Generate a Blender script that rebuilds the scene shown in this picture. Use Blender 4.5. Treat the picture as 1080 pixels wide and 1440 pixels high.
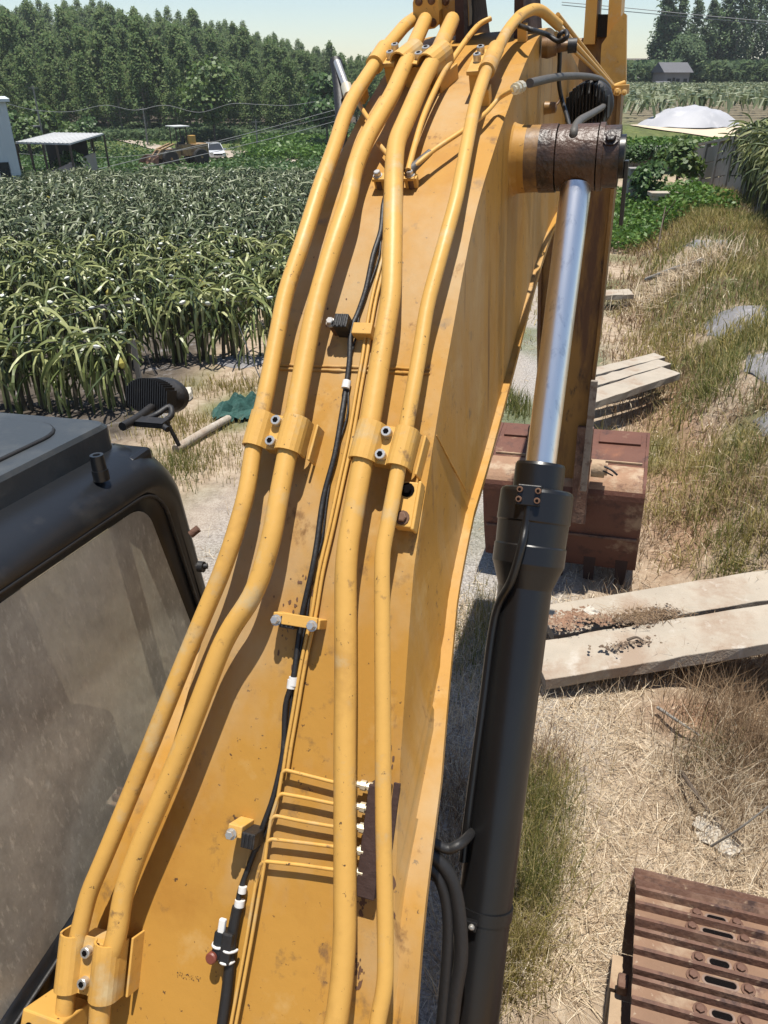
import bpy, math, random
import numpy as np
from mathutils import Vector, Matrix, noise as mnoise

for o in list(bpy.data.objects):
    bpy.data.objects.remove(o)
scene = bpy.context.scene
COL = scene.collection
rad = math.radians
random.seed(7)
rng = np.random.default_rng(7)

# ------------------------------------------------------------------ camera
CAM_H = 3.8
PITCH = rad(29.5)
FPX = 1080.0                       # focal length in photo pixels (photo 1080 x 1440)
cam = bpy.data.cameras.new('camera')
cam.sensor_fit = 'VERTICAL'
cam.sensor_height = 24.0
cam.lens = 24.0 * FPX / 1440.0
cam.clip_start = 0.05
cam.clip_end = 3000.0
cam_o = bpy.data.objects.new('camera', cam)
cam_o.location = (0, 0, CAM_H)
cam_o.rotation_euler = (rad(90) - PITCH, 0, 0)
COL.objects.link(cam_o)
scene.camera = cam_o

# ------------------------------------------------------------------ machine frame (right, forward, up), 18 deg right of the view, leaning 3 deg
TH, LEAN = rad(18), rad(3)
AF = Vector((math.sin(TH), math.cos(TH), 0))
AR = Vector((math.cos(TH)*math.cos(LEAN), -math.sin(TH)*math.cos(LEAN), math.sin(LEAN)))
AU = AR.cross(AF)

# ------------------------------------------------------------------ light
SUN_DIR = (AR*0.055 + AF*(-0.01) + AU*0.99).normalized()
world = bpy.data.worlds.new('World')
scene.world = world
world.use_nodes = True
wn = world.node_tree
bg = wn.nodes['Background']
sky = wn.nodes.new('ShaderNodeTexSky')
sky.sky_type = 'NISHITA'
sky.sun_disc = False
sky.sun_elevation = math.asin(SUN_DIR.z)
sky.sun_rotation = math.atan2(SUN_DIR.x, SUN_DIR.y)
sky.altitude = 100
sky.air_density = 1.0
sky.dust_density = 0.35
sky.ozone_density = 1.0
wn.links.new(sky.outputs[0], bg.inputs[0])
bg.inputs[1].default_value = 0.085
sun = bpy.data.lights.new('sun', 'SUN')
sun.energy = 4.5
sun.angle = rad(0.5)
sun.color = (1.0, 0.95, 0.87)
sun_o = bpy.data.objects.new('sun', sun)
sun_o.rotation_euler = SUN_DIR.to_track_quat('Z', 'Y').to_euler()
sun_o.location = (0, 0, 60)
COL.objects.link(sun_o)
scene.view_settings.view_transform = 'Standard'
scene.view_settings.look = 'None'
scene.view_settings.gamma = 1.0
scene.view_settings.use_curve_mapping = False
scene.view_settings.exposure = 0.70
scene.render.engine = 'CYCLES'
scene.cycles.max_bounces = 8
scene.cycles.transparent_max_bounces = 12
scene.cycles.use_denoising = True

# ------------------------------------------------------------------ helpers: rays
SP, CP = math.sin(PITCH), math.cos(PITCH)
CAMP = Vector((0, 0, CAM_H))
def ray(x, y):                     # direction through a photo pixel
    a = (x-540)/FPX; b = (720-y)/FPX
    return Vector((a, CP + b*SP, -SP + b*CP))
def at_y(x, y, Y):                 # world point on that ray at world distance Y
    q = ray(x, y)
    return CAMP + q*(Y/q.y)
def loc(r, f, u):                  # machine coordinates (relative to the camera point) -> world
    return CAMP + AR*r + AF*f + AU*u
def sstep(v, a, b):
    t = np.clip((np.asarray(v, float)-a)/(b-a), 0, 1)
    return t*t*(3-2*t)

# ------------------------------------------------------------------ terrain
def hnoise(x, y):
    return (np.sin(x*1.7+y*.6)*np.sin(y*1.3-x*.4)*.5 + np.sin(x*3.9-y*2.3+1.1)*np.sin(y*4.1+x*1.7)*.25)
def H(x, y):
    x = np.asarray(x, float); y = np.asarray(y, float)
    foot = np.where(y > 5.4, 2.25 + .272*(y-5.4), 2.25 + .10*(5.4-y))
    e = x-foot
    bank = .95*sstep(e, 0, 1.5)*sstep(y, 4.2, 5.8) + .5*sstep(x, 3.3, 4.6)*(1-sstep(y, 4.2, 5.8))
    bank = bank + .05*hnoise(x*1.3, y*1.3)*sstep(e, -.3, .5)
    zr = bank*(1-sstep(y, 22, 30)) + .3*sstep(y, 20, 32)
    far = 1.05 + .60*sstep(y, 36.6, 42) + .0042*(y-36) + .04*np.clip(y-190, 0, 200)
    k = sstep(y, 35.2, 36.4)
    zr = zr*(1-k) + far*k
    zl = np.where(y < 8, 0, -.045*(y-8))
    zl = np.where(y > 92, -3.78 + .5*sstep(y, 92, 112), zl)
    zl = zl + .112*np.clip(y-116, 0, 125)*(1-.60*sstep(x, -75, -5))
    w = sstep(x-.2*y, -7, 1)
    z = zl*(1-w) + zr*w
    near = 1-sstep(y, 12, 30)
    z = z + .20*np.exp(-((x-2.12)/.42)**2-((y-3.55)/.50)**2) - .38*np.exp(-((x-3.05)/.55)**2-((y-4.15)/.55)**2) + .10*np.exp(-((x-2.75)/.3)**2-((y-3.2)/.45)**2)
    return z + .022*hnoise(x*1.1, y*1.1)*near + .01*hnoise(x*3.7+2, y*3.1)*near
def Hf(x, y):
    return float(H(x, y))
def at_g(x, y, lift=0.0):          # photo pixel -> point on the terrain
    q = ray(x, y)
    t0 = .5; t = .5
    while t < 600:
        p = CAMP + q*t
        if p.z < Hf(p.x, p.y)+lift:
            lo, hi = t0, t
            for _ in range(18):
                m = .5*(lo+hi); p = CAMP + q*m
                if p.z < Hf(p.x, p.y)+lift: hi = m
                else: lo = m
            return CAMP + q*hi
        t0 = t; t *= 1.02
    return CAMP + q*600

# ------------------------------------------------------------------ helpers: mesh builder
def V(p): return p if isinstance(p, Vector) else Vector(p)
class MB:
    def __init__(s):
        s.v = []; s.f = []; s.m = []; s.sm = []
    def add(s, vs, fs, m=0, smooth=False):
        b = len(s.v); s.v.extend([tuple(p) for p in vs])
        for f in fs:
            s.f.append([b+i for i in f]); s.m.append(m); s.sm.append(smooth)
    def box(s, c, ax, ay, az, m=0):            # half axis vectors
        c, ax, ay, az = V(c), V(ax), V(ay), V(az)
        vs = [c+ax*i+ay*j+az*k for k in (-1, 1) for j in (-1, 1) for i in (-1, 1)]
        s.add(vs, [(0,2,3,1),(4,5,7,6),(0,1,5,4),(2,6,7,3),(0,4,6,2),(1,3,7,5)], m)
    def bar(s, p0, p1, w, h, up=(0,0,1), m=0):
        p0, p1 = V(p0), V(p1); d = p1-p0; L = d.length; d.normalize()
        r = d.cross(V(up))
        if r.length < 1e-5: r = d.cross(Vector((1,0,0)))
        r.normalize(); n = r.cross(d)
        s.box((p0+p1)/2, d*L/2, r*w/2, n*h/2, m)
    def prism(s, poly, ext, m=0, smooth=False): # polygon (3D points) extruded by vector
        ext = V(ext); n = len(poly); P = [V(p) for p in poly]
        vs = P + [p+ext for p in P]
        s.add(vs, [tuple(range(n-1,-1,-1)), tuple(range(n, 2*n))], m)
        s.add(vs, [(i, (i+1)%n, n+(i+1)%n, n+i) for i in range(n)], m, smooth)
    def tube(s, path, r, seg=12, m=0, cap=True, smooth=True):
        P = [V(p) for p in path]; n = len(P)
        if not hasattr(r, '__len__'): r = [r]*n
        T = [(P[min(i+1,n-1)]-P[max(i-1,0)]).normalized() for i in range(n)]
        up = Vector((0,0,1)) if abs(T[0].z) < .9 else Vector((1,0,0))
        x = T[0].cross(up).normalized(); vs = []
        for i in range(n):
            x = (x - T[i]*x.dot(T[i])).normalized(); y = T[i].cross(x)
            for k in range(seg):
                a = 2*math.pi*k/seg
                vs.append(P[i] + (x*math.cos(a)+y*math.sin(a))*r[i])
        fs = [(i*seg+k, i*seg+(k+1)%seg, (i+1)*seg+(k+1)%seg, (i+1)*seg+k) for i in range(n-1) for k in range(seg)]
        s.add(vs, fs, m, smooth)
        if cap:
            s.add(vs[:seg], [tuple(range(seg-1,-1,-1))], m); s.add(vs[-seg:], [tuple(range(seg))], m)
    def lathe(s, o, d, prof, seg=20, m=0, smooth=True):  # prof: (distance along d, radius); sharp profile edges kept by splitting
        o, d = V(o), V(d).normalized()
        up = Vector((0,0,1)) if abs(d.z) < .9 else Vector((1,0,0))
        x = d.cross(up).normalized(); y = d.cross(x)
        def ring(a, r): return [o+d*a+(x*math.cos(2*math.pi*k/seg)+y*math.sin(2*math.pi*k/seg))*r for k in range(seg)]
        for (a0, r0), (a1, r1) in zip(prof, prof[1:]):
            s.add(ring(a0,r0)+ring(a1,r1), [(k, seg+k, seg+(k+1)%seg, (k+1)%seg) for k in range(seg)], m, smooth)
        if prof[0][1] > 1e-6: s.add(ring(*prof[0]), [tuple(range(seg))], m)
        if prof[-1][1] > 1e-6: s.add(ring(*prof[-1]), [tuple(range(seg-1,-1,-1))], m)
    def bolt(s, p, n, r, h, m=0, hole=None):    # hex-ish bolt, socket head when hole is a material
        p, n = V(p), V(n).normalized()
        if hole is None:
            s.lathe(p, n, [(-.002, r*1.5), (h*.25, r*1.5)], 12, m)
            s.lathe(p, n, [(h*.25, r), (h*.9, r), (h, r*.75)], 6, m, False)
        else:
            s.lathe(p, n, [(-.002, r), (h*.9, r), (h, r*.88), (h, r*.55)], 14, m)
            s.lathe(p, n, [(h+.0008, r*.55), (h*.5, r*.5)], 6, hole, False)
            s.add([p+n*(h*.5)], [], hole)
    def build(s, name, mats, parent=None, bevel=0, label=None, cat=None, group=None, kind=None, weld=False):
        me = bpy.data.meshes.new(name)
        me.from_pydata(s.v, [], s.f)
        for m in (mats if isinstance(mats, (list, tuple)) else [mats]): me.materials.append(m)
        me.polygons.foreach_set('material_index', s.m)
        me.polygons.foreach_set('use_smooth', s.sm)
        me.update()
        return link(name, me, parent, bevel, label, cat, group, kind)
def link(name, me, parent=None, bevel=0, label=None, cat=None, group=None, kind=None):
    o = bpy.data.objects.new(name, me); COL.objects.link(o)
    if parent is not None: o.parent = parent
    if bevel:
        b = o.modifiers.new('bevel', 'BEVEL'); b.width = bevel; b.segments = 2; b.limit_method = 'ANGLE'; b.angle_limit = rad(40)
    tag(o, label, cat, group, kind)
    return o
def tag(o, label=None, cat=None, group=None, kind=None):
    if label: o['label'] = label
    if cat: o['category'] = cat
    if group: o['group'] = group
    if kind: o['kind'] = kind
    return o
def thing(name, p, label, cat, group=None, rz=0):
    o = bpy.data.objects.new(name, None); COL.objects.link(o)
    o.location = p; o.rotation_euler = (0, 0, rz); o.empty_display_size = .2
    return tag(o, label, cat, group)
def copy_thing(src, p, rz=0, sc=1.0, label=None):
    c = src.copy(); COL.objects.link(c); c.location = p; c.rotation_euler = (0, 0, rz); c.scale = (sc, sc, sc)
    if label: c['label'] = label
    for ch in src.children:
        k = ch.copy(); COL.objects.link(k); k.parent = c
    return c
def bend(path, cut=.04, n=5):                   # round the corners of a polyline
    P = [V(p) for p in path]; out = [P[0]]
    for a, b, c in zip(P, P[1:], P[2:]):
        k = min(cut, (b-a).length*.45, (c-b).length*.45)
        s, e = b+(a-b).normalized()*k, b+(c-b).normalized()*k
        for i in range(n+1):
            t = i/n; out.append(s*(1-t)**2 + b*2*t*(1-t) + e*t*t)
    out.append(P[-1]); return out
def spline(path, n=6):                          # Catmull-Rom
    P = [V(p) for p in path]; out = []
    for i in range(len(P)-1):
        p0, p1, p2, p3 = P[max(i-1,0)], P[i], P[i+1], P[min(i+2,len(P)-1)]
        for k in range(n):
            t = k/n
            out.append(((p1*2)+(p2-p0)*t+(p0*2-p1*5+p2*4-p3)*t*t+(p1*3-p0-p2*3+p3)*t**3)*.5)
    out.append(P[-1]); return out

# ------------------------------------------------------------------ helpers: materials
def mat(name, col, rough=.6, metal=0.0, var=.15, scale=6.0, spots=None, bump=0.0, bscale=40.0, coat=0.0, spec=None):
    """col darkened / lightened by noise; spots = list of (colour, noise scale, threshold lo, hi, stretch)"""
    if metal < .5:                                # real paints and soils are darker than they look in full sun
        col = tuple(c*.80 for c in col); spots = [((s[0][0]*.80, s[0][1]*.80, s[0][2]*.80),)+tuple(s[1:]) for s in (spots or [])]
    m = bpy.data.materials.new(name); m.use_nodes = True
    nt = m.node_tree; N = nt.nodes; L = nt.links; bs = N['Principled BSDF']
    tc = N.new('ShaderNodeTexCoord')
    nz = N.new('ShaderNodeTexNoise'); nz.inputs['Scale'].default_value = scale; nz.inputs['Detail'].default_value = 5
    L.new(tc.outputs['Object'], nz.inputs['Vector'])
    mx = N.new('ShaderNodeMix'); mx.data_type = 'RGBA'
    L.new(nz.outputs[0], mx.inputs[0])
    mx.inputs[6].default_value = (*[c*(1-var) for c in col], 1); mx.inputs[7].default_value = (*[min(1, c*(1+var)) for c in col], 1)
    out = mx.outputs[2]
    for sp in (spots or []):
        c, sc, lo, hi = sp[:4]; st = sp[4] if len(sp) > 4 else (1, 1, 1)
        mp = N.new('ShaderNodeMapping'); mp.inputs['Scale'].default_value = st
        L.new(tc.outputs['Object'], mp.inputs[0])
        n2 = N.new('ShaderNodeTexNoise'); n2.inputs['Scale'].default_value = sc; n2.inputs['Detail'].default_value = 6; n2.inputs['Roughness'].default_value = .65
        L.new(mp.outputs[0], n2.inputs['Vector'])
        mr = N.new('ShaderNodeMapRange'); mr.inputs[1].default_value = lo; mr.inputs[2].default_value = hi
        L.new(n2.outputs[0], mr.inputs[0])
        m2 = N.new('ShaderNodeMix'); m2.data_type = 'RGBA'
        L.new(mr.outputs[0], m2.inputs[0]); L.new(out, m2.inputs[6]); m2.inputs[7].default_value = (*c, 1)
        out = m2.outputs[2]
    L.new(out, bs.inputs['Base Color'])
    bs.inputs['Roughness'].default_value = rough
    bs.inputs['Metallic'].default_value = metal
    if coat: bs.inputs['Coat Weight'].default_value = coat; bs.inputs['Coat Roughness'].default_value = .25
    if spec is not None: bs.inputs['Specular IOR Level'].default_value = spec
    if bump:
        n3 = N.new('ShaderNodeTexNoise'); n3.inputs['Scale'].default_value = bscale; n3.inputs['Detail'].default_value = 6
        L.new(tc.outputs['Object'], n3.inputs['Vector'])
        bp = N.new('ShaderNodeBump'); bp.inputs['Strength'].default_value = bump; bp.inputs['Distance'].default_value = .02
        L.new(n3.outputs[0], bp.inputs['Height']); L.new(bp.outputs[0], bs.inputs['Normal'])
    return m
def leafmat(name, stops, trans=.25, rough=.5, spec=.4):
    """random colour per leaf / blade / stem, a little light through the leaf"""
    m = bpy.data.materials.new(name); m.use_nodes = True
    nt = m.node_tree; N = nt.nodes; L = nt.links; bs = N['Principled BSDF']; out = N['Material Output']
    g = N.new('ShaderNodeNewGeometry')
    cr = N.new('ShaderNodeValToRGB')
    el = cr.color_ramp.elements
    while len(el) < len(stops): el.new(.5)
    for e, (p, c) in zip(el, stops): e.position = p; e.color = (*c, 1)
    L.new(g.outputs['Random Per Island'], cr.inputs[0])
    L.new(cr.outputs[0], bs.inputs['Base Color'])
    bs.inputs['Roughness'].default_value = rough
    bs.inputs['Specular IOR Level'].default_value = spec
    if trans:
        tr = N.new('ShaderNodeBsdfTranslucent'); L.new(cr.outputs[0], tr.inputs[0])
        mx = N.new('ShaderNodeMixShader'); mx.inputs[0].default_value = trans
        L.new(bs.outputs[0], mx.inputs[1]); L.new(tr.outputs[0], mx.inputs[2]); L.new(mx.outputs[0], out.inputs[0])
    return m

YEL = (.480, .250, .049)
M = {}
M['yellow'] = mat('yellow_paint', YEL, .55, 0, .10, 2.2, [((.40,.19,.035), 3.0, .52, .76), ((.55,.34,.12), 7, .58, .76), ((.10,.055,.028), 55, .655, .69), ((.17,.10,.045), 11, .60, .74), ((.50,.37,.21), 1.4, .50, .74, (1,1,.35)), ((.24,.13,.05), 5, .62, .72, (3,3,.25))], .05, 30, spec=.22)
M['pipe'] = mat('pipe_paint', (.66,.375,.092), .46, 0, .10, 3.0, [((.43,.225,.055), 4, .54, .76), ((.10,.06,.03), 60, .655, .69), ((.58,.43,.22), 8, .56, .72), ((.22,.13,.06), 17, .62, .74)], .05, 40, spec=.32)
M['boomside'] = M['yellow']
M['armpaint'] = mat('worn_arm_paint', (.27,.138,.030), .5, 0, .22, 3, [((.10,.042,.018), 7, .46, .62, (1,1,.16)), ((.40,.23,.07), 5, .58, .74, (1,1,.2)), ((.05,.025,.015), 12, .60, .70, (1,1,.3))], .08, 25)
M['rust'] = mat('rusty_steel', (.140,.068,.043), .75, .1, .35, 9, [((.25,.15,.10), 5, .46, .66), ((.055,.028,.022), 11, .52, .68), ((.42,.31,.21), 26, .62, .74)], .25, 60)
M['rust_bucket'] = mat('rusty_bucket', (.145,.056,.034), .72, .1, .28, 5, [((.36,.24,.15), 3.2, .58, .70), ((.05,.022,.018), 8, .54, .72), ((.26,.10,.05), 4, .6, .75)], .2, 40)
M['rust_pale'] = mat('dusty_rust', (.42,.30,.19), .85, 0, .25, 14, [((.20,.09,.05), 9, .55, .7)], .3, 50)
M['rust_and_shade'] = mat('dark_rust_and_shade', (.055,.028,.022), .8, .1, .3, 12, None, .2, 50)
M['grease'] = mat('greasy_boss', (.085,.042,.022), .42, 0, .35, 7, [((.016,.011,.009), 6, .47, .60), ((.24,.13,.065), 9, .58, .74)], .25, 70)
M['stained'] = mat('stained_boss', (.36,.19,.045), .5, 0, .2, 4, [((.10,.05,.022), 5, .42, .62), ((.03,.017,.012), 9, .55, .72)], .1, 40)
M['duststeel'] = mat('dusty_steel', (.30,.25,.20), .8, .1, .3, 20, [((.14,.08,.055), 14, .5, .65)], .3, 50)
M['slotrim'] = mat('worn_slot_rim', (.30,.21,.165), .7, .1, .2, 20)
M['black'] = mat('black_cylinder_paint', (.0095,.0092,.0095), .34, 0, .3, 5, [((.035,.031,.028), 8, .62, .85)], .03, 60)
M['cab'] = mat('black_cab_paint', (.012,.0135,.016), .33, 0, .2, 4, [((.04,.038,.035), 9, .56, .8)], .02, 80, spec=.5)
M['cabroof'] = mat('dark_roof_panel', (.040,.047,.053), .5, 0, .15, 5, [((.085,.088,.085), 6, .5, .75)], .04, 90)
M['rubber'] = mat('black_rubber', (.014,.013,.013), .55, 0, .25, 12, [((.06,.05,.04), 20, .6, .75)], .1, 90)
M['dust_hose'] = mat('dusty_hose', (.09,.082,.07), .6, 0, .3, 20, None, .1, 90)
M['steel'] = mat('bolt_steel', (.55,.53,.49), .35, .75, .2, 40, [((.30,.22,.15), 50, .6, .7)])
M['hole'] = mat('bolt_socket', (.008,.007,.007), 1.0, 0, .1, spec=0.0)
M['shoefloor'] = mat('dusty_shoe_floor', (.235,.138,.085), .85, 0, .3, 8, [((.38,.28,.19), 6, .50, .68), ((.13,.065,.05), 11, .58, .72), ((.46,.37,.27), 30, .62, .72)], .3, 60)
M['lit_dust_band'] = mat('lit_dusty_bucket_band', (.34,.20,.12), .85, 0, .25, 6, [((.46,.34,.23), 5, .48, .62), ((.12,.055,.038), 7, .60, .72)], .3, 40)  # dust, plus the sunlit brightness of the bucket's lip painted into the colour
M['brownbolt'] = mat('rusty_bolt', (.16,.085,.05), .7, .3, .25, 40)
M['chrome'] = mat('chrome_rod', (.90,.865,.82), .30, 1.0, .05, 8, [((.45,.46,.48), 5, .56, .75, (6,6,.6))])
M['white'] = mat('white_plastic', (.74,.73,.70), .5, 0, .1)
M['redcap'] = mat('red_brown_cap', (.20,.05,.03), .5, 0, .2)
M['fit'] = mat('pale_fitting', (.62,.55,.40), .4, .5, .15, 30)
M['concrete'] = mat('concrete_plank', (.43,.372,.295), .9, 0, .22, 5, [((.34,.255,.185), 2.4, .48, .64), ((.52,.47,.40), 6, .58, .72), ((.14,.11,.085), 22, .66, .74)], .35, 60)
M['greywall'] = mat('grey_wall', (.30,.28,.26), .9, 0, .2, 1.2, [((.17,.15,.14), 1.5, .55, .75, (1,1,.3))], .2, 20)
M['panelwall'] = mat('grey_wall_panel', (.36,.32,.28), .9, 0, .18, 2, [((.20,.17,.14), 2, .55, .75)], .2, 20)
M['whitesheet'] = mat('white_metal_sheet', (.68,.73,.72), .5, 0, .08, .6)
M['brick'] = mat('pale_brick', (.46,.38,.33), .9, 0, .18, 2.5, [((.55,.34,.26), 1.2, .55, .7)], .3, 12)
M['darkwood'] = mat('dark_opening', (.03,.028,.026), .9, 0, .4, 2)
M['sheetroof'] = mat('pale_roof_sheet', (.60,.60,.58), .55, 0, .08, .8)
M['tarp'] = mat('white_tarp', (.43,.43,.45), .6, 0, .08, 1.5, [((.55,.54,.55), 1.5, .55, .7)], .3, 4)
M['greysheet'] = mat('grey_plastic_sheet', (.215,.205,.205), .75, 0, .22, 3, [((.38,.36,.36), 4, .52, .68), ((.30,.23,.16), 7, .6, .72)], .5, 14)
M['sand'] = mat('pale_sand', (.60,.50,.36), .95, 0, .12, 1.5)
M['road'] = mat('pale_dirt_road', (.40,.335,.265), .95, 0, .3, .5, None, .2, 8)
M['carwhite'] = mat('white_car_paint', (.75,.76,.78), .25, 0, .02, 2, coat=.6)
M['carglass'] = mat('car_glass', (.03,.035,.04), .08, 0, .1)
M['tyre'] = mat('tyre_rubber', (.022,.021,.02), .8, 0, .2, 8)
M['loader'] = mat('loader_paint', (.34,.22,.09), .6, 0, .25, 2, [((.14,.07,.045), 3, .5, .65)])
M['net'] = mat('green_net', (.022,.085,.068), .8, 0, .35, 14, None, .4, 30)
M['pole'] = mat('weathered_pole', (.27,.25,.22), .85, 0, .15, 6, [((.22,.18,.13), 8, .58, .7)], .2, 30)
M['wire'] = mat('wire_grey', (.30,.30,.30), .5, 0, .1)
M['darkwire'] = mat('wire_dark', (.05,.05,.05), .5, 0, .1)
M['housewall'] = mat('old_house_wall', (.26,.24,.23), .9, 0, .2, .4)
M['houseroof'] = mat('old_house_roof', (.12,.12,.13), .85, 0, .2, .5)
M['bark'] = mat('pale_bark', (.30,.26,.21), .85, 0, .25, 1.5)
M['darkbark'] = mat('dark_bark', (.12,.09,.065), .9, 0, .25, 3)
M['stone'] = mat('pale_stone', (.55,.50,.42), .9, 0, .2, 12, None, .3, 30)
M['redsoil'] = mat('red_soil', (.30,.175,.11), .95, 0, .35, 16, [((.42,.32,.22), 12, .5, .65)], .6, 40)
M['litter'] = mat('dry_litter', (.20,.14,.095), .95, 0, .45, 24, [((.42,.33,.23), 20, .52, .66)], .8, 60)
M['seat'] = mat('seat_cloth', (.035,.036,.038), .9, 0, .2, 10)
M['console'] = mat('console_grey', (.075,.08,.07), .7, 0, .15, 10)
M['leaf_euc'] = leafmat('eucalyptus_leaf', [(0,(.105,.165,.062)), (.5,(.150,.225,.080)), (.85,(.20,.255,.095)), (1,(.25,.27,.13))], .5, .65, .2)
M['leaf_dark'] = leafmat('dark_tree_leaf', [(0,(.085,.135,.070)), (.6,(.125,.185,.088)), (1,(.17,.22,.10))], .45, .65, .2)
M['leaf_lime'] = leafmat('light_tree_leaf', [(0,(0.054,0.099,0.023)), (.6,(0.090,0.149,0.032)), (1,(0.135,0.180,0.045))], .28)
M['bush'] = leafmat('bush_leaf', [(0,(0.033,0.071,0.017)), (.6,(0.057,0.114,0.027)), (1,(0.095,0.162,0.038))], .25)
M['cover'] = leafmat('ground_cover_leaf', [(0,(0.051,0.111,0.019)), (.6,(0.085,0.170,0.025)), (1,(0.145,0.230,0.043))], .28)
M['stem'] = leafmat('dragon_fruit_stem', [(0,(.045,.062,.022)), (.32,(.090,.120,.040)), (.55,(.17,.205,.066)), (.78,(.31,.335,.12)), (1,(.50,.51,.26))], .25, .40, .45)
M['stemfar'] = leafmat('far_dragon_fruit_stem', [(0,(.055,.076,.036)), (.40,(.105,.138,.060)), (.70,(.20,.235,.11)), (1,(.46,.48,.32))], .28, .45, .5)
M['oldstem'] = mat('woody_stem', (.10,.085,.055), .85, 0, .3, 14)
M['flower'] = mat('pale_flower_bag', (.66,.68,.60), .7, 0, .1)
M['fruit'] = mat('yellow_bud', (.38,.33,.06), .6, 0, .25, 20)
M['straw'] = leafmat('dry_straw', [(0,(0.254,0.176,0.107)), (.3,(0.439,0.332,0.215)), (.65,(0.586,0.478,0.332)), (1,(0.722,0.634,0.488))], .2, .7, .25)
M['grass_y'] = leafmat('yellowing_grass', [(0,(0.136,0.120,0.032)), (.35,(0.240,0.208,0.060)), (.7,(0.352,0.280,0.104)), (1,(0.448,0.368,0.192))], .3, .65, .2)
M['grass_g'] = leafmat('green_grass', [(0,(0.072,0.089,0.022)), (.40,(0.128,0.149,0.038)), (.72,(0.212,0.208,0.064)), (1,(0.374,0.306,0.145))], .34, .6, .25)
M['grass_b'] = leafmat('brown_grass', [(0,(0.117,0.074,0.043)), (.5,(0.226,0.148,0.086)), (1,(0.343,0.250,0.156))], .2, .75, .15)
# ------------------------------------------------------------------ ground
def ground_mat():
    m = bpy.data.materials.new('ground_soil'); m.use_nodes = True
    nt = m.node_tree; N = nt.nodes; L = nt.links; bs = N['Principled BSDF']
    tc = N.new('ShaderNodeTexCoord'); at = N.new('ShaderNodeAttribute'); at.attribute_name = 'soil'
    sep = N.new('ShaderNodeSeparateColor'); L.new(at.outputs['Color'], sep.inputs[0])
    def nz(sc, det=6, ro=.6):
        n = N.new('ShaderNodeTexNoise'); n.inputs['Scale'].default_value = sc; n.inputs['Detail'].default_value = det; n.inputs['Roughness'].default_value = ro
        L.new(tc.outputs['Object'], n.inputs['Vector']); return n.outputs[0]
    def ramp(src, *st):
        r = N.new('ShaderNodeValToRGB'); el = r.color_ramp.elements
        while len(el) < len(st): el.new(.5)
        for e, (p, c) in zip(el, st): e.position = p; e.color = (*c, 1)
        L.new(src, r.inputs[0]); return r.outputs[0]
    def mix(f, a, b):
        x = N.new('ShaderNodeMix'); x.data_type = 'RGBA'; L.new(f, x.inputs[0]); L.new(a, x.inputs[6]); L.new(b, x.inputs[7]); return x.outputs[2]
    dry = ramp(nz(7, 8, .7), (.3,(0.203,0.148,0.101)), (.5,(0.343,0.265,0.187)), (.7,(0.452,0.374,0.281)))
    fine = ramp(nz(55, 6, .75), (.34,(0.125,0.109,0.098)), (.5,(0.312,0.285,0.257)), (.64,(0.484,0.452,0.413)))
    red = ramp(nz(5, 6, .6), (.35,(0.234,0.133,0.078)), (.6,(0.367,0.226,0.140)), (.75,(0.406,0.289,0.195)))
    grn = ramp(nz(2.2, 8, .7), (.3,(0.039,0.058,0.016)), (.55,(0.078,0.109,0.027)), (.75,(0.172,0.164,0.055)))
    fld = ramp(nz(3, 6, .7), (.35,(0.043,0.035,0.027)), (.55,(0.094,0.078,0.062)), (.7,(0.211,0.203,0.203)))
    c = mix(sep.outputs[0], dry, fine); c = mix(sep.outputs[2], c, red); c = mix(sep.outputs[1], c, grn)
    c = mix(at.outputs['Alpha'], fld, c)
    L.new(c, bs.inputs['Base Color']); bs.inputs['Roughness'].default_value = .95; bs.inputs['Specular IOR Level'].default_value = .15
    bp = N.new('ShaderNodeBump'); bp.inputs['Strength'].default_value = .8; bp.inputs['Distance'].default_value = .03
    L.new(nz(28, 8, .75), bp.inputs['Height']); L.new(bp.outputs[0], bs.inputs['Normal'])
    return m
def axis(lo, hi, fine_lo, fine_hi, step, grow):
    a = list(np.arange(fine_lo, fine_hi, step)); d = step; p = fine_lo; left = []
    while p > lo: d *= grow; p -= d; left.append(p)
    d = step; p = a[-1]
    while p < hi: d *= grow; p += d; a.append(p)
    return np.array(left[::-1]+a)
def bumps(x, y):
    n = np.zeros_like(x)
    for k, (fx, fy, ph, am) in enumerate([(2.1,1.3,.3,1),(3.7,-2.9,1.7,.6),(-6.1,4.3,.9,.35),(9.3,8.1,2.2,.2)]):
        n += am*np.sin(x*fx+y*fy+ph+np.sin(y*1.1*fx*.3+ph)*1.3)
    return n/2.15
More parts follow.
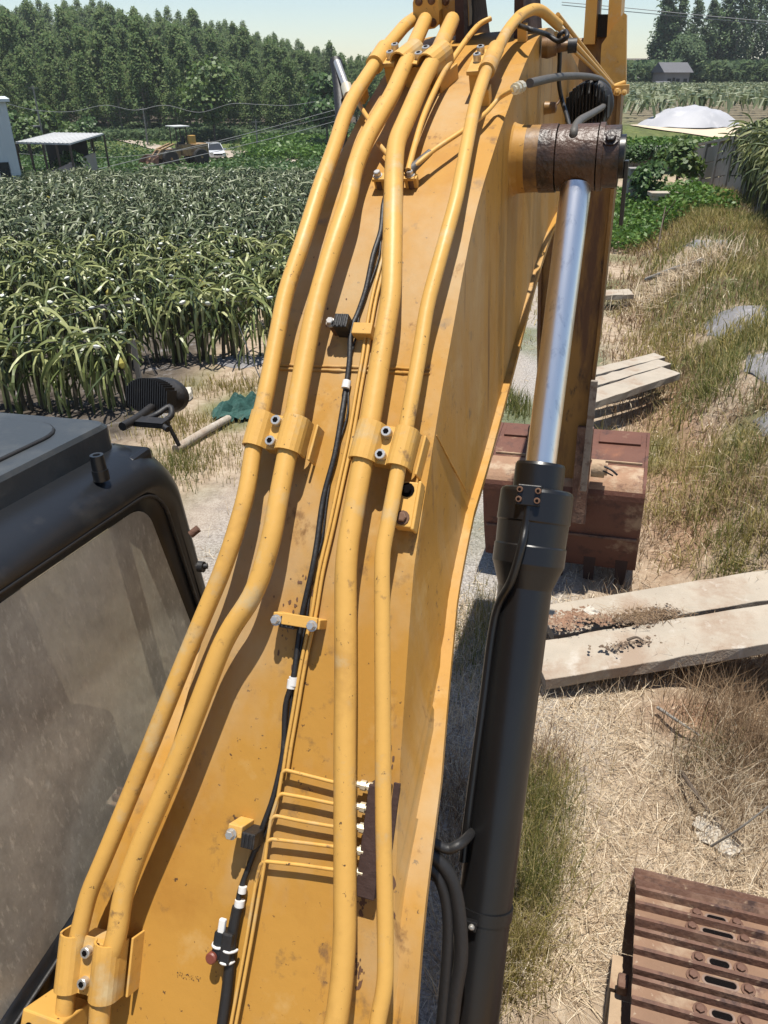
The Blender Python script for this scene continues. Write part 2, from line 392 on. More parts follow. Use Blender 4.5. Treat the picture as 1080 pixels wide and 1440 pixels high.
def build_ground():
    xs = axis(-420, 420, -4.5, 7.0, .13, 1.06); ys = axis(-60, 520, -3.0, 15, .13, 1.045)
    X, Y = np.meshgrid(xs, ys); Z = H(X, Y)
    n, k = X.shape
    v = np.stack([X, Y, Z], -1).reshape(-1, 3)
    idx = np.arange(n*k).reshape(n, k)
    q = np.stack([idx[:-1,:-1], idx[:-1,1:], idx[1:,1:], idx[1:,:-1]], -1).reshape(-1, 4)
    me = bpy.data.meshes.new('ground')
    me.from_pydata(v.tolist(), [], q.tolist()); me.polygons.foreach_set('use_smooth', [True]*len(q)); me.update()
    x, y = v[:,0], v[:,1]; b = bumps(x*.9, y*.9)
    foot = np.where(y > 5.4, 2.25+.272*(y-5.4), 2.25+.1*(5.4-y)); e = x-foot
    pathc = .9+.26*(y-5.4)
    gravel = sstep(1.1-np.abs(x-pathc)+.35*b, 0, .9)*(1-sstep(y, 14, 22))
    gravel = np.maximum(gravel, sstep(1.3-np.hypot(x+1.1, (y-6.2)*.7)+.3*b, 0, .8)*.8)
    red = sstep(.75-np.hypot((x-2.15)/.55, (y-3.75)/.62)+.35*b, 0, .4)
    red = np.maximum(red, sstep(.7-np.abs(e-.35)+.4*b, 0, .6)*sstep(y, 5.0, 6.0)*(1-sstep(y, 9, 15))*.85)
    green = sstep(b+.25+.35*sstep(e, .4, 1.6), .1, 1.0)*sstep(y, 5, 8)*.75
    far = sstep(y, 34, 37); green = np.maximum(green, far*.9)
    left = 1-sstep(x-.2*y, -6, -2)
    green = np.maximum(green, left*sstep(y, 46, 52)*.95)
    field = sstep(-(x-(-2.6+.03*(y-9))), 0, .8)*sstep(y, 8.0, 8.8)*(1-sstep(y, 48, 51))
    field = np.maximum(field, sstep(e-2.6, 0, .8)*sstep(y, 8, 9)*(1-sstep(y, 26, 30)))
    field = np.maximum(field, sstep(y, 111, 114)*(1-sstep(x-.2*y, 4, 10)))
    field = np.maximum(field, sstep(y, 138, 142)*.9)
    field = np.maximum(field, sstep(y, 43, 46)*(1-sstep(y, 135, 145))*sstep(x-.2*y, 2, 6)*.55)
    colr = np.stack([gravel, green*(1-field), red, 1-field], -1).clip(0, 1).astype(np.float32)
    a = me.color_attributes.new('soil', 'FLOAT_COLOR', 'POINT'); a.data.foreach_set('color', colr.ravel())
    me.materials.append(ground_mat())
    return link('ground', me, kind='structure')
build_ground()

# ------------------------------------------------------------------ excavator
BASE = loc(-.66, .2, -3.8)
BASE.z = Hf(BASE.x, BASE.y)
exc = thing('excavator', BASE, 'large worn yellow excavator with black cab, its raised boom filling the middle of the view', 'excavator')
RM = Matrix((AR, AF, AU)).transposed()
exc.rotation_euler = RM.to_euler()
RMI = RM.inverted()
OFF = RMI @ (BASE-CAMP)                          # base in machine coordinates
def E3(r, f, u): return Vector((r, f, u)) - OFF  # machine coords -> excavator local
def mpix(x, y):                                  # pixel ray in machine coords
    return RMI @ ray(x, y)
def on_r(x, y, r):
    q = mpix(x, y); return q*(r/q.x)
def on_f(x, y, f):
    q = mpix(x, y); return q*(f/q.y)
def on_t(x, y, t): return mpix(x, y)*t
def L3(p): return V(p)-OFF

PROF = [(.20,-2.58),(.50,-2.20),(.84,-1.72),(1.14,-1.27),(1.37,-.93),(1.55,-.73),(1.69,-.585),(1.99,-.30),(2.27,-.14),(2.55,-.015),(2.81,.085),(3.12,.16),(3.45,.175),(4.2,.09),(5.15,-.10)]
def cr2(P, n):
    return [(p.x, p.y) for p in spline([Vector((a, b, 0)) for a, b in P], n)]
PT = cr2(PROF, 6)
def nrm(i, P):
    a = P[max(i-1,0)]; b = P[min(i+1,len(P)-1)]; l = math.hypot(b[0]-a[0], b[1]-a[1])
    return (-(b[1]-a[1])/l, (b[0]-a[0])/l)
_off = {}
def surf(px_, py_, h=0.0):                       # photo pixel -> point h above the boom's top plate
    q = mpix(px_, py_)
    if h not in _off: _off[h] = [(p[0]+h*nrm(i, PT)[0], p[1]+h*nrm(i, PT)[1]) for i, p in enumerate(PT)]
    P = _off[h]; best = None
    for (x0, y0), (x1, y1) in zip(P, P[1:]):
        dx, dy = x1-x0, y1-y0; den = q.y*dy-q.z*dx
        if abs(den) < 1e-9: continue
        t = (x0*dy-y0*dx)/den; s = (x0*q.z-y0*q.y)/den
        if -1e-6 <= s <= 1+1e-6 and t > 0 and (best is None or t < best): best = t
    if best is None: return q*(3.02/q.y)          # just past the crest, where the pipes leave the plate
    return q*best
def sframe(p):                                   # local tangent / normal of the plate nearest to p
    i = min(range(len(PT)), key=lambda k: (PT[k][0]-p.y)**2+(PT[k][1]-p.z)**2)
    n = nrm(i, PT); N_ = Vector((0, n[0], n[1])); T_ = Vector((0, n[1], -n[0]))
    return Vector((1,0,0)), T_, N_
def interp(u, tab):
    if u <= tab[0][0]: return tab[0][1]
    for (a, x), (b, y) in zip(tab, tab[1:]):
        if u <= b: return x+(y-x)*(u-a)/(b-a)
    return tab[-1][1]
RLT = [(-2.6,-1.16),(-1.72,-1.045),(-1.28,-.945),(-.93,-.885),(-.6,-.865),(.1,-.88),(.6,-.82)]
RRT = [(-2.6,-.30),(-1.72,-.35),(-1.27,-.40),(-.93,-.425),(-.6,-.43),(.1,-.43),(.6,-.45)]
_bp = [on_r(x, y, r) for x, y, r in ((590,1440,-.292),(598,1320,-.303),(608,1200,-.318),(625,1000,-.352),(637,890,-.372),(650,800,-.388),(690,640,-.408),(720,530,-.408),(770,345,-.408))]
_d = (_bp[0]-_bp[1]); _bp = [_bp[0]+_d*2.2]+_bp
BOT = cr2([(p.y, p.z) for p in _bp]+[(4.4,-.48),(5.2,-.40)], 6)

def boom_body():
    b = MB(); n = len(PT)
    # pair each top station with a bottom station by arc fraction
    def arc(P):
        s = [0]
        for a, c in zip(P, P[1:]): s.append(s[-1]+math.hypot(c[0]-a[0], c[1]-a[1]))
        return [x/s[-1] for x in s]
    sb = arc(BOT); st = arc(PT)
    bot = []
    for s in st:
        j = max(i for i in range(len(sb)) if sb[i] <= s+1e-9); j = min(j, len(sb)-2)
        k = (s-sb[j])/(sb[j+1]-sb[j]); bot.append((BOT[j][0]+(BOT[j+1][0]-BOT[j][0])*k, BOT[j][1]+(BOT[j+1][1]-BOT[j][1])*k))
    TL = [E3(interp(p[1], RLT), *p) for p in PT]; TR = [E3(interp(p[1], RRT), *p) for p in PT]
    BL = [E3(interp(p[1], RLT)+.0, *q) for p, q in zip(PT, bot)]; BR = [E3(interp(p[1], RRT), *q) for p, q in zip(PT, bot)]
    m = n
    b.add(TL+TR, [(i, m+i, m+i+1, i+1) for i in range(n-1)], 0, True)
    b.add(TR+BR, [(i, m+i, m+i+1, i+1) for i in range(n-1)], 0, True)
    b.add(BL+TL, [(i, m+i, m+i+1, i+1) for i in range(n-1)], 0, True)
    b.add([TL[0], TR[0], BR[0], BL[0]], [(0,3,2,1)]); b.add([TL[-1], TR[-1], BR[-1], BL[-1]], [(0,1,2,3)])
    boom = b.build('boom', M['yellow'], exc)
    f = MB()                                     # bottom flange, 35 mm proud of both side plates
    def out(p, d): return p+Vector((d, 0, 0))
    nb = [nrm(i, bot) for i in range(n)]
    A = [out(p, -.03)+Vector((0, q[0], q[1]))*.004 for p, q in zip(BL, nb)]; B = [out(p, .022)+Vector((0, q[0], q[1]))*.004 for p, q in zip(BR, nb)]
    C = [p+Vector((0, -q[0]*.024, -q[1]*.024)) for p, q in zip(B, nb)]; D = [p+Vector((0, -q[0]*.024, -q[1]*.024)) for p, q in zip(A, nb)]
    for P, Q in ((A, B), (B, C), (C, D), (D, A)):
        f.add(P+Q, [(i, m+i, m+i+1, i+1) for i in range(n-1)], 0, True)
    f.add([A[0],B[0],C[0],D[0]], [(0,3,2,1)]); f.add([A[-1],B[-1],C[-1],D[-1]], [(0,1,2,3)])
    f.build('bottom_flange', M['yellow'], boom)
    return boom
boom = boom_body()

def weld():
    for dy in (-3, 3):
        b = MB(); ps = []
        for k in range(29):
            x = 394+ (605-394)*k/28; y = 516+dy + (522-516)*k/28
            ps.append(L3(surf(x, y, .001))+Vector((0, 0, random.uniform(-.0012,.0012))))
        b.tube(ps, [.0042+random.uniform(-.0012,.0012) for _ in ps], 6)
        b.build('weld_bead', M['yellow'], boom)
weld()

# --- pipes along the boom: photo pixel of the pipe's centre, height above the plate
def pipe(name, pts, r, h, cut=.07, seg=14, m='pipe', parent=None, extra=None):
    P = [L3(surf(x, y, h)) for x, y in pts]
    if extra: P += [L3(e) for e in extra]
    b = MB(); b.tube(bend(P, cut), r, seg)
    return b.build(name, M[m], parent or boom)
HP = .075
LPp = [(88,1450),(95,1381),(113,1304),(124,1258),(149,1200),(211,1050),(264,918),(311,807),(326,765),(347,694),(356,631),(375,548),(401,412),(425,343),(451,260),(470,208),(484,164),(495,139),(514,110),(540,71),(570,35)]
pipe('hydraulic_pipe', LPp, .0205, HP, .05, extra=[surf(586, 24, HP)])
P2p = [(139,1450),(141,1409),(147,1367),(164,1320),(173,1256),(193,1200),(253,1060),(317,894),(360,833),(382,757),(391,705),(409,612),(433,481),(447,415),(472,334),(491,280),(497,241),(514,197),(551,134),(577,75),(598,28)]
pipe('hydraulic_pipe', P2p, .0235, HP, .06)
MPp = [(466,1460),(473,1437),(480,1387),(485,1318),(485,1207),(485,1040),(486,953),(486,805),(489,768),(502,694),(516,620),(541,469),(550,418),(552,343),(553,280),(554,232),(557,200),(573,164),(594,115),(616,73),(636,28)]
pipe('hydraulic_pipe', MPp, .0245, HP, .06)
RPp = [(529,1460),(531,1437),(542,1384),(542,1290),(539,1151),(538,953),(537,805),(538,775),(548,724),(567,623),(581,548),(592,485),(600,432),(620,359),(642,280),(656,207),(667,150),(681,107),(696,75),(715,41)]
RPt = [surf(716, 38, HP), surf(733, 22, HP)]
q = RPt[-1]
pipe('hydraulic_pipe', RPp, .0175, HP, .05, extra=[on_f(733,20,2.95), on_f(757,10,3.06), on_f(786,36,3.15)])

# --- clamps
def clamp(pa, pb, ra, rb, L, bolts, h=HP):
    """sheet-metal saddle over two pipes: pixel of each pipe at the clamp's middle"""
    A, B = L3(surf(*pa, h)), L3(surf(*pb, h)); mid = (A+B)/2
    X, T, N_ = sframe(mid+OFF); x = (B-A); w = x.length; x.normalize(); T = (T-x*T.dot(x)).normalized(); N_ = x.cross(T)
    if N_.dot(sframe(mid+OFF)[2]) < 0: N_ = -N_
    b = MB(); prof = []
    def arcp(c, r, a0, a1, n=7):
        for k in range(n+1):
            a = rad(a0+(a1-a0)*k/n); prof.append(c + x*(math.cos(a)*r) + N_*(math.sin(a)*r))
    ra += .004; rb += .004
    prof.append(A - x*ra - N_*.030)
    arcp(A, ra, 180, 35); prof.append(A+x*(ra+.004)-N_*.002); prof.append(B-x*(rb+.004)-N_*.002); arcp(B, rb, 145, 0); prof.append(B+x*rb-N_*.030)
    th = .005; out = []
    for i, p in enumerate(prof):
        t = (prof[min(i+1,len(prof)-1)]-prof[max(i-1,0)]).normalized(); out.append(p + T.cross(t).normalized()*(th if T.cross(t).dot(N_) > 0 or True else th))
    # make sure the offset goes outwards
    if (out[4]-A).length < (prof[4]-A).length: out = [p*2-o for p, o in zip(prof, out)]
    n = len(prof); s = T*(L/2)
    vs = [p-s for p in prof]+[p+s for p in prof]+[p-s for p in out]+[p+s for p in out]
    fs = []
    for i in range(n-1):
        fs += [(2*n+i, 2*n+i+1, 3*n+i+1, 3*n+i), (i, n+i, n+i+1, i+1), (i, i+1, 2*n+i+1, 2*n+i), (n+i, 3*n+i, 3*n+i+1, n+i+1)]
    fs += [(0, 2*n, 3*n, n), (n-1, 2*n-1, 4*n-1, 3*n-1)]
    b.add(vs, fs, 0, False)
    c = b.build('pipe_clamp', M['pipe'], boom)
    k = MB()                                      # foot under the clamp
    k.box(mid-N_*.045, x*(w/2-.004), T*(L*.36), N_*.032)
    k.bar(B+x*(rb+.013)-N_*.055-T*(L*.52), B+x*(rb+.013)-N_*.055+T*(L*.52), .006, .05, N_)
    k.build('clamp_foot', M['pipe'], boom, .002)
    for s_ in bolts:
        bb = MB(); bb.bolt(mid+T*(s_*L)+N_*.002, N_, .0125, .017, 0, 1)
        bb.build('clamp_bolt', [M['steel'], M['hole']], boom)
clamp((99,1351), (149,1364), .0205, .0235, .125, (.27,-.27))
clamp((364,605), (411,612), .0205, .0235, .085, (.30,-.30))
clamp((517,622), (566,630), .0245, .0175, .090, (.30,-.30))
clamp((573,79), (612,82), .0235, .0245, .10, (.30,-.12))
def saddle(p, r, L, side, bolts):
    """single saddle with its two bolts on a post beside the pipe"""
    A = L3(surf(*p, HP)); X, T, N_ = sframe(A+OFF)
    b = MB(); rr = r+.004
    ring = [A+X*(math.cos(a)*rr)+N_*(math.sin(a)*rr) for a in [rad(-40+k*26) for k in range(11)]]
    b.tube([A-T*L/2, A+T*L/2], rr+.003, 18, 0)
    b.box(A+X*side*(rr+.018)-N_*.004, X*.02, T*(L/2), N_*.006)
    b.box(A+X*side*(rr+.018)-N_*.045, X*.017, T*(L*.40), N_*.034)
    b.build('pipe_saddle', M['pipe'], boom, .002)
    for s_ in bolts:
        bb = MB(); bb.bolt(A+X*side*(rr+.018)+T*(s_*L)+N_*.003, N_, .0115, .02, 0, 1); bb.build('clamp_bolt', [M['steel'], M['hole']], boom)
saddle((534,80), .0205, .12, 1, (.28,-.2))
saddle((691,84), .0175, .15, -1, (.30,-.05))

# --- flange blocks at the top of the two middle pipes, with their hoses
def flange(p, w, hgt, depth, hoseto, hr):
    A = L3(surf(*p, HP)); X, T, N_ = sframe(A+OFF)
    b = MB()
    poly = []
    for k in range(16):
        a = 2*math.pi*k/16; poly.append(A+X*(math.copysign(abs(math.cos(a))**.55, math.cos(a))*w)+N_*(math.copysign(abs(math.sin(a))**.55, math.sin(a))*hgt))
    b.prism(poly, T*depth, 0)
    for sx in (-1, 1):
        for sn in (-1, 1):
            b.bolt(A+X*sx*w*.48+N_*sn*hgt*.62, -T, .009, .010, 1)
            b.bolt(A+X*sx*w*.48+N_*sn*hgt*.62+T*depth, T, .010, .018, 1)
    b.build('pipe_flange', [M['pipe'], M['brownbolt']], boom, .003)
    h = MB(); h.lathe(A+T*depth, T, [(0,hr*1.05),(.03,hr*1.05),(.03,hr*1.25),(.10,hr*1.25),(.10,hr)], 16, 0)
    h.build('hose_fitting', M['steel'], boom)
    h = MB(); s = A+T*(depth+.1); h.tube(spline([s, s+T*.15+N_*.02, s+T*.6+N_*.16, s+T*1.4+N_*.25, L3(hoseto)], 5), hr, 12)
    h.build('hydraulic_hose', M['dust_hose'], boom)
flange((599,17), .046, .052, .05, (-.72,5.2,.75), .026)
flange((638,20), .054, .064, .05, (-.58,5.2,.75), .028)

# --- small bracket hardware on the plate
def bracket(p, wpx, dirn, blocks, name='hose_bracket'):
    A = L3(surf(*p, 0)); X, T, N_ = sframe(A+OFF)
    for (kind, dx, dt, w, t, h) in blocks:
        b = MB(); c = A+X*dx+T*dt
        if kind == 'bolt':
            b.lathe(c, N_, [(0,.010),(h,.010)], 12, 1); b.lathe(c+N_*h, N_, [(0,.0128),(.004,.0128)], 12, 0); b.lathe(c+N_*(h+.004), N_, [(0,.0098),(.010,.0098),(.012,.008)], 6, 0, False)
            b.build('bracket_bolt', [M['steel'], M['brownbolt']], boom)
        elif kind == 'bar':
            b.box(c+N_*(h-.004), X*w/2, T*t/2, N_*.004); b.build(name, M['pipe'], boom, .0015)
        elif kind == 'clip':
            b.box(c+N_*h/2, X*w/2, T*t/2, N_*h/2)
            for s_ in (-.3, 0, .3): b.box(c+N_*(h+.001)+X*w*s_, X*.003, T*t*.46, N_*.002)
            b.build('hose_clip', M['rubber'], boom, .003)
        elif kind == 'block':
            b.box(c+N_*h/2, X*w/2, T*t/2, N_*h/2); b.build('bracket_post', M['pipe'], boom, .002)
bracket((427,874), 0, 0, [('block',-.043,.004,.03,.022,.044),('block',.042,.002,.03,.022,.044),('bar',.010,.004,.085,.026,.052),('bolt',-.045,-.002,0,0,.05),('bolt',.042,-.002,0,0,.05),('clip',-.020,-.004,.036,.026,.048)])
bracket((349,1162), 0, 0, [('block',-.004,.006,.034,.026,.060),('bolt',-.009,0,0,0,.062),('clip',.030,-.008,.032,.034,.06)])
bracket((486,466), 0, 0, [('clip',.004,.0,.036,.036,.055),('bolt',-.022,-.004,0,0,.045),('block',.055,-.008,.050,.030,.035)])
bracket((557,264), 0, 0, [('bar',.0,0,.115,.030,.036),('block',-.043,.004,.028,.02,.03),('block',.045,.004,.034,.02,.03),('bolt',-.044,0,0,0,.034),('bolt',.045,0,0,0,.034)])
bracket((735,58), 0, 0, [('block',0,0,.03,.03,.05)])
bracket((671,146), 0, 0, [('block',0.02,0,.04,.04,.045)])
bracket((512,142), 0, 0, [('block',-.01,0,.04,.05,.05)])
def side_plate_bracket():
    A = L3(surf(577,716,0)); X, T, N_ = sframe(A+OFF); b = MB()
    b.box(A+N_*.022, X*.020, T*.052, N_*.022); b.box(A+N_*.024+X*.023, X*.004, T*.056, N_*.02)
    b.build('bolt_bracket', M['pipe'], boom, .003)
    for s_, m_ in ((.032,'hole'), (-.032,'brownbolt')):
        bb = MB(); bb.bolt(A+N_*.044+T*s_-X*.002, N_, .011, .012, 0); bb.build('bracket_bolt', M[m_], boom)
side_plate_bracket()

# --- thin lines, hose bundle and connector
hosep = [(311,1450),(318,1400),(323,1355),(326,1318),(334,1275),(340,1250),(357,1195),(371,1160),(386,1118),(397,1055),(403,992),(412,955),(418,905),(427,862),(438,800),(446,760),(456,700),(469,640),(481,585),(487,545),(490,505),(495,465),(503,440),(514,406),(526,360),(534,325),(539,290),(545,270)]
b = MB(); b.tube(spline([L3(surf(x+1.6*math.sin(i*2.3), y, .012+.004*math.sin(i*1.9))) for i, (x, y) in enumerate(hosep)], 4), .0068, 8); b.build('hose_bundle', M['rubber'], boom)
b = MB(); b.tube(spline([L3(surf(x+4+3*math.sin(i*2.2), y+2, .008)) for i, (x, y) in enumerate(hosep[6:-2])], 4), .0028, 7); b.build('hose_bundle', M['rubber'], boom)
b = MB(); b.tube(spline([L3(surf(x, y, .02)) for x, y in hosep[:5]], 4), .0125, 10); b.build('hose_sleeve', M['rubber'], boom)
for pts in ([(323,1450),(345,1330),(360,1240),(366,1216),(372,1211),(420,1216),(470,1223)], [(330,1450),(352,1330),(372,1215),(376,1183),(382,1180),(425,1185),(472,1191)],
            [(376,1183),(381,1152),(387,1147),(425,1155),(472,1163)], [(381,1152),(391,1120),(396,1116),(430,1122),(472,1131)], [(391,1120),(397,1086),(402,1083),(430,1090),(473,1101)]):
    P = [L3(surf(x, y, .022)) for x, y in pts]
    e = [L3(surf(504+(pts[-1][0]-470), pts[-1][1]+4, .03))]
    b = MB(); b.tube(bend(P+e, .02, 4), .0042, 8); b.build('grease_line', M['pipe'], boom)
for off_ in (0, 6):
    pts = [(398,1086),(403,1052),(412,1000),(424,930),(436,865),(446,805),(460,745),(474,680),(488,615),(500,545),(508,500),(513,465),(521,420),(531,380),(541,345)]
    b = MB(); b.tube(spline([L3(surf(x+off_+(0 if y > 900 else 2), y, .012)) for x, y in pts], 4), .0045, 7); b.build('grease_line', M['pipe'], boom)
for y in (1104, 1135, 1164, 1196, 1226):
    A = L3(surf(509-(y-1104)*.03, y, .03)); X, T, N_ = sframe(A+OFF); b = MB()
    b.lathe(A-X*.012, X, [(0,.007),(.010,.007),(.010,.011),(.022,.011),(.022,.006),(.026,.006),(.026,.010),(.036,.010)], 8, 0, False); b.build('grease_fitting', M['fit'], boom)
def manifold():
    A = L3(surf(537,1178,0)); X, T, N_ = sframe(A+OFF); b = MB()
    b.box(A+N_*.020-X*.012, X*.022, T*.118, N_*.020); b.build('grease_manifold', M['rust_and_shade'], boom, .003)
    b = MB(); b.box(A+N_*.004+X*.020, X*.007, T*.122, N_*.004); b.build('mounting_pad', M['rust_and_shade'], boom)
manifold()
def connector():
    A = L3(surf(321,1322,0)); X, T, N_ = sframe(A+OFF)
    b = MB(); b.box(A+N_*.02-X*.008, X*.012, T*.030, N_*.018); b.build('connector_housing', M['cab'], boom, .004)
    b = MB(); b.box(A+N_*.026+X*.014, X*.013, T*.034, N_*.016); b.build('connector_housing', M['rubber'], boom, .004)
    b = MB(); b.box(A+N_*.03-X*.006+T*.040, X*.008, T*.018, N_*.006); b.build('connector_tab', M['white'], boom, .003)
    for t_, x_ in ((-.002,-.008), (-.030,.014), (-.004,.018)):
        b = MB(); b.tube([A+N_*.020+X*(x_+.016*math.cos(a))+T*t_+N_*(.022*math.sin(a)) for a in [rad(k*18) for k in range(11)]], .0032, 6); b.build('cable_tie', M['white'], boom)
    b = MB(); b.lathe(A-X*.016-T*.026, N_, [(0,.013),(.044,.013),(.047,.010)], 14); b.build('sensor_cap', M['redcap'], boom)
    for (x, y, r) in ((337,1270,.0115), (341,1251,.0095)):
        p = L3(surf(x, y, .016)); _, T2, N2 = sframe(p+OFF); b = MB(); b.lathe(p-T2*.007, T2, [(0,r),(.014,r)], 12); b.build('cable_tie', M['white'], boom)
    for (x, y) in ((412,958), (487,541), (410,962)):
        p = L3(surf(x, y, .013)); _, T2, N2 = sframe(p+OFF); b = MB(); b.lathe(p-T2*.010, T2, [(0,.0105),(.020,.0105)], 12); b.build('cable_tie', M['white'], boom)
connector()
# cross line with its fittings near the boom's bend
b = MB(); b.tube(spline([L3(surf(572,243,.04)), L3(surf(590,228,.05)), L3(surf(612,210,.05)), L3(surf(655,181,.045)), L3(surf(684,158,.035)), L3(surf(702,138,.04)), L3(on_r(722,126,-.40))], 4), .0065, 8); b.build('grease_line', M['pipe'], boom)
b = MB(); b.tube([L3(surf(573,243,.042)), L3(surf(605,214,.05))], [.013,.009], 10); b.build('hose_fitting', M['dust_hose'], boom)
b = MB(); b.tube(spline([L3(surf(574,240,.05)), L3(surf(583,205,.05)), L3(surf(597,160,.05)), L3(surf(620,110,.05)), L3(surf(640,78,.05)), L3(surf(670,38,.06)), L3(surf(690,26,.07))], 5), .0085, 8); b.build('grease_line', M['pipe'], boom)
for pts in ([(497,128),(508,152),(521,172)], [(532,202),(546,219)]):
    b = MB(); b.tube([L3(surf(x, y, .03)) for x, y in pts], .007, 8); b.build('grease_line', M['pipe'], boom)
# right-hand hose: fitting, arc, loop into the rod end
hp = [on_r(722,126,-.40), on_r(745,117,-.385), on_r(775,110,-.37), on_r(800,107,-.35), on_r(830,108,-.32), on_r(848,114,-.30), on_r(857,128,-.28), on_r(852,146,-.27), on_r(835,158,-.265), on_r(815,170,-.255), on_r(807,185,-.25), on_r(807,197,-.25)]
b = MB(); b.tube(spline([L3(p) for p in hp[1:]], 5), .0125, 10); b.build('hydraulic_hose', M['dust_hose'], boom)
b = MB(); d_ = (hp[1]-hp[0]).normalized(); b.lathe(L3(hp[0]), d_, [(0,.009),(.018,.009),(.018,.015),(.040,.015),(.040,.011),(.050,.011),(.050,.016),(.085,.016)], 10, 0, False); b.build('hose_fitting', M['fit'], boom)
b = MB(); b.tube(spline([L3(p) for p in (surf(730,36,.06), on_r(748,42,-.42), on_r(768,48,-.40), on_r(785,58,-.36), on_r(797,52,-.33), on_r(795,44,-.34), on_r(786,50,-.36), on_r(787,62,-.37), on_r(787,85,-.37), on_r(786,115,-.37), on_r(790,140,-.36), on_r(796,160,-.33), on_r(803,186,-.30))], 5), .0075, 8); b.build('lamp_cable', M['rubber'], boom)
A = L3(on_r(762,67,-.425)); b = MB(); b.lathe(A, (1,.1,0), [(0,.03),(.02,.034),(.05,.026),(.05,.018),(.085,.016)], 12, 0); b.lathe(A+Vector((.085,.008,0)), (1,.1,0), [(0,.022),(.03,.022)], 12, 1); b.build('cable_gland', [M['armpaint'], M['rubber']], boom)
A = L3(on_r(766,152,-.43)); b = MB(); b.lathe(A, (1,0,0), [(0,.022),(.04,.018),(.044,.010)], 12); b.tube(spline([A+Vector((.03,-.01,.0)), A+Vector((.05,.01,.02)), A+Vector((.05,.03,.06))], 4), .004, 6); b.build('side_stud', M['armpaint'], boom)
# two lines running down from the last elbow to a small plate at the boom's side
pe, pf = on_f(783,35,3.15), on_f(862,122,4.9)
for k, (o_, r_) in enumerate(((0,.011),(.03,.008),(-.025,.007))):
    b = MB(); v_ = Vector((0,o_*.4,o_)); b.tube([L3(pe+v_), L3(pf+v_*.3)], r_, 8); b.build('grease_line', M['pipe'], boom)
b = MB(); b.box(L3(on_f(866,126,4.92)), Vector((.07,0,0)), Vector((0,.03,0)), Vector((0,0,.022))); b.bolt(L3(on_f(868,129,4.89)), (0,-1,.3), .014, .02, 0); b.bolt(L3(on_f(878,130,4.89)), (0,-1,.3), .010, .016, 0); b.tube([L3(pf), L3(on_f(878,116,4.95))], .012, 8); b.build('line_bracket', M['pipe'], boom, .003)
# black hose end at the far edge
b = MB(); b.tube(spline([L3(on_t(478,240,2.35)), L3(on_t(480,170,2.38)), L3(on_t(476,110,2.42)), L3(on_t(472,86,2.44))], 5), [.02]*16, 10); b.build('hydraulic_hose', M['rubber'], boom)
b = MB(); b.tube([L3(on_t(474,88,2.42)), L3(on_t(488,126,2.36))], .012, 10); b.tube([L3(on_t(487,122,2.36)), L3(on_t(491,136,2.33))], .018, 8, 1); b.build('hose_fitting', [M['steel'], M['fit']], boom)
# thin raised pale line on the right flank
b = MB(); A = on_r(614,612,-.4275); B = on_r(659,697,-.4225); b.tube([L3(A), L3((A+B)/2), L3(B)], [.0012,.003,.001], 5); b.build('pale_line', M['pipe'], boom)

# stencilled dots, scuffs and chips on the plate
b = MB(); rr_ = random.Random(4)
for k in range(46):
    x = 248+34*rr_.random(); A = L3(surf(x, 1370+(x-248)*.22+rr_.uniform(-4,4), .0008)); X, T, N_ = sframe(A+OFF); r_ = rr_.uniform(.0006,.0016)
    b.add([A+X*math.cos(t)*r_+T*math.sin(t)*r_ for t in (0,1.26,2.5,3.8,5)], [(0,1,2,3,4)])
b.build('stencil_mark', M['rust_and_shade'], boom)
def chips(spec, m):
    for (x0, y0, sx, sy, n, r0) in spec:
        b = MB()
        for k in range(n):
            A = L3(surf(x0+rr_.gauss(0, sx), y0+rr_.gauss(0, sy), .0012)); X, T, N_ = sframe(A+OFF); r_ = r0*rr_.uniform(.3,1.3); e_ = rr_.uniform(1,2.6); m_ = 8
            b.add([A+X*math.cos(6.283*t/m_)*r_*rr_.uniform(.6,1.2)+T*math.sin(6.283*t/m_)*r_*e_*rr_.uniform(.6,1.2) for t in range(m_)], [tuple(range(m_))])
        b.build('paint_chip', m, boom)
chips([(420,820,18,14,16,.0035),(405,870,10,30,10,.003),(545,1060,4,16,22,.004),(548,1270,4,30,14,.005),(505,1365,3,14,26,.003),(470,420,22,40,12,.0025),(510,1270,4,8,10,.004)], M['brownbolt'])
# --- boom cylinder, right
CYA, CYB = on_t(668,1380,2.3), on_t(815,222,2.3)
cd = (CYB-CYA).normalized()
def cyl_point(y):                                # point of the axis at photo row y (linear: axis is parallel to the picture)
    return CYA+(CYB-CYA)*((1380-y)/(1380-222))
cyl = MB()
CA = L3(CYA); foot = -.62
a = lambda y: (cyl_point(y)-CYA).dot(cd)
cyl.lathe(CA, cd, [(foot,.09),(a(1284),.080),(a(1284),.085),(a(1268),.085),(a(1268),.080),(a(826),.080),(a(800),.100),(a(792),.107),(a(768),.107),(a(766),.104),(a(735),.106),(a(733),.109),(a(694),.108),(a(690),.104),(a(688),.096)], 32)
cyl.lathe(CA, cd, [(a(690),.074),(a(656),.074),(a(652),.070),(a(652),.0465)], 28)
cylo = cyl.build('boom_cylinder', M['black'], exc)
b = MB(); b.lathe(CA, cd, [(a(660),.0455),(a(262),.0455)], 28); b.build('cylinder_rod', M['chrome'], cylo)
side = Vector((1,0,0)); fr = cd.cross(side).normalized()
if fr.y > 0: fr = -fr                            # towards the camera
b = MB(); pb = L3(cyl_point(700)) + fr*.100 - side*.010
b.box(pb, side*.034, cd*.030, fr*.018); b.build('port_block', M['black'], cylo, .003)
for sx in (-1, 1):
    for st in (-1, 1):
        b = MB(); b.bolt(pb+side*sx*.026+cd*st*.014+fr*.018, fr, .009, .012, 0, 1); b.build('port_bolt', [M['brownbolt'], M['hole']], cylo)
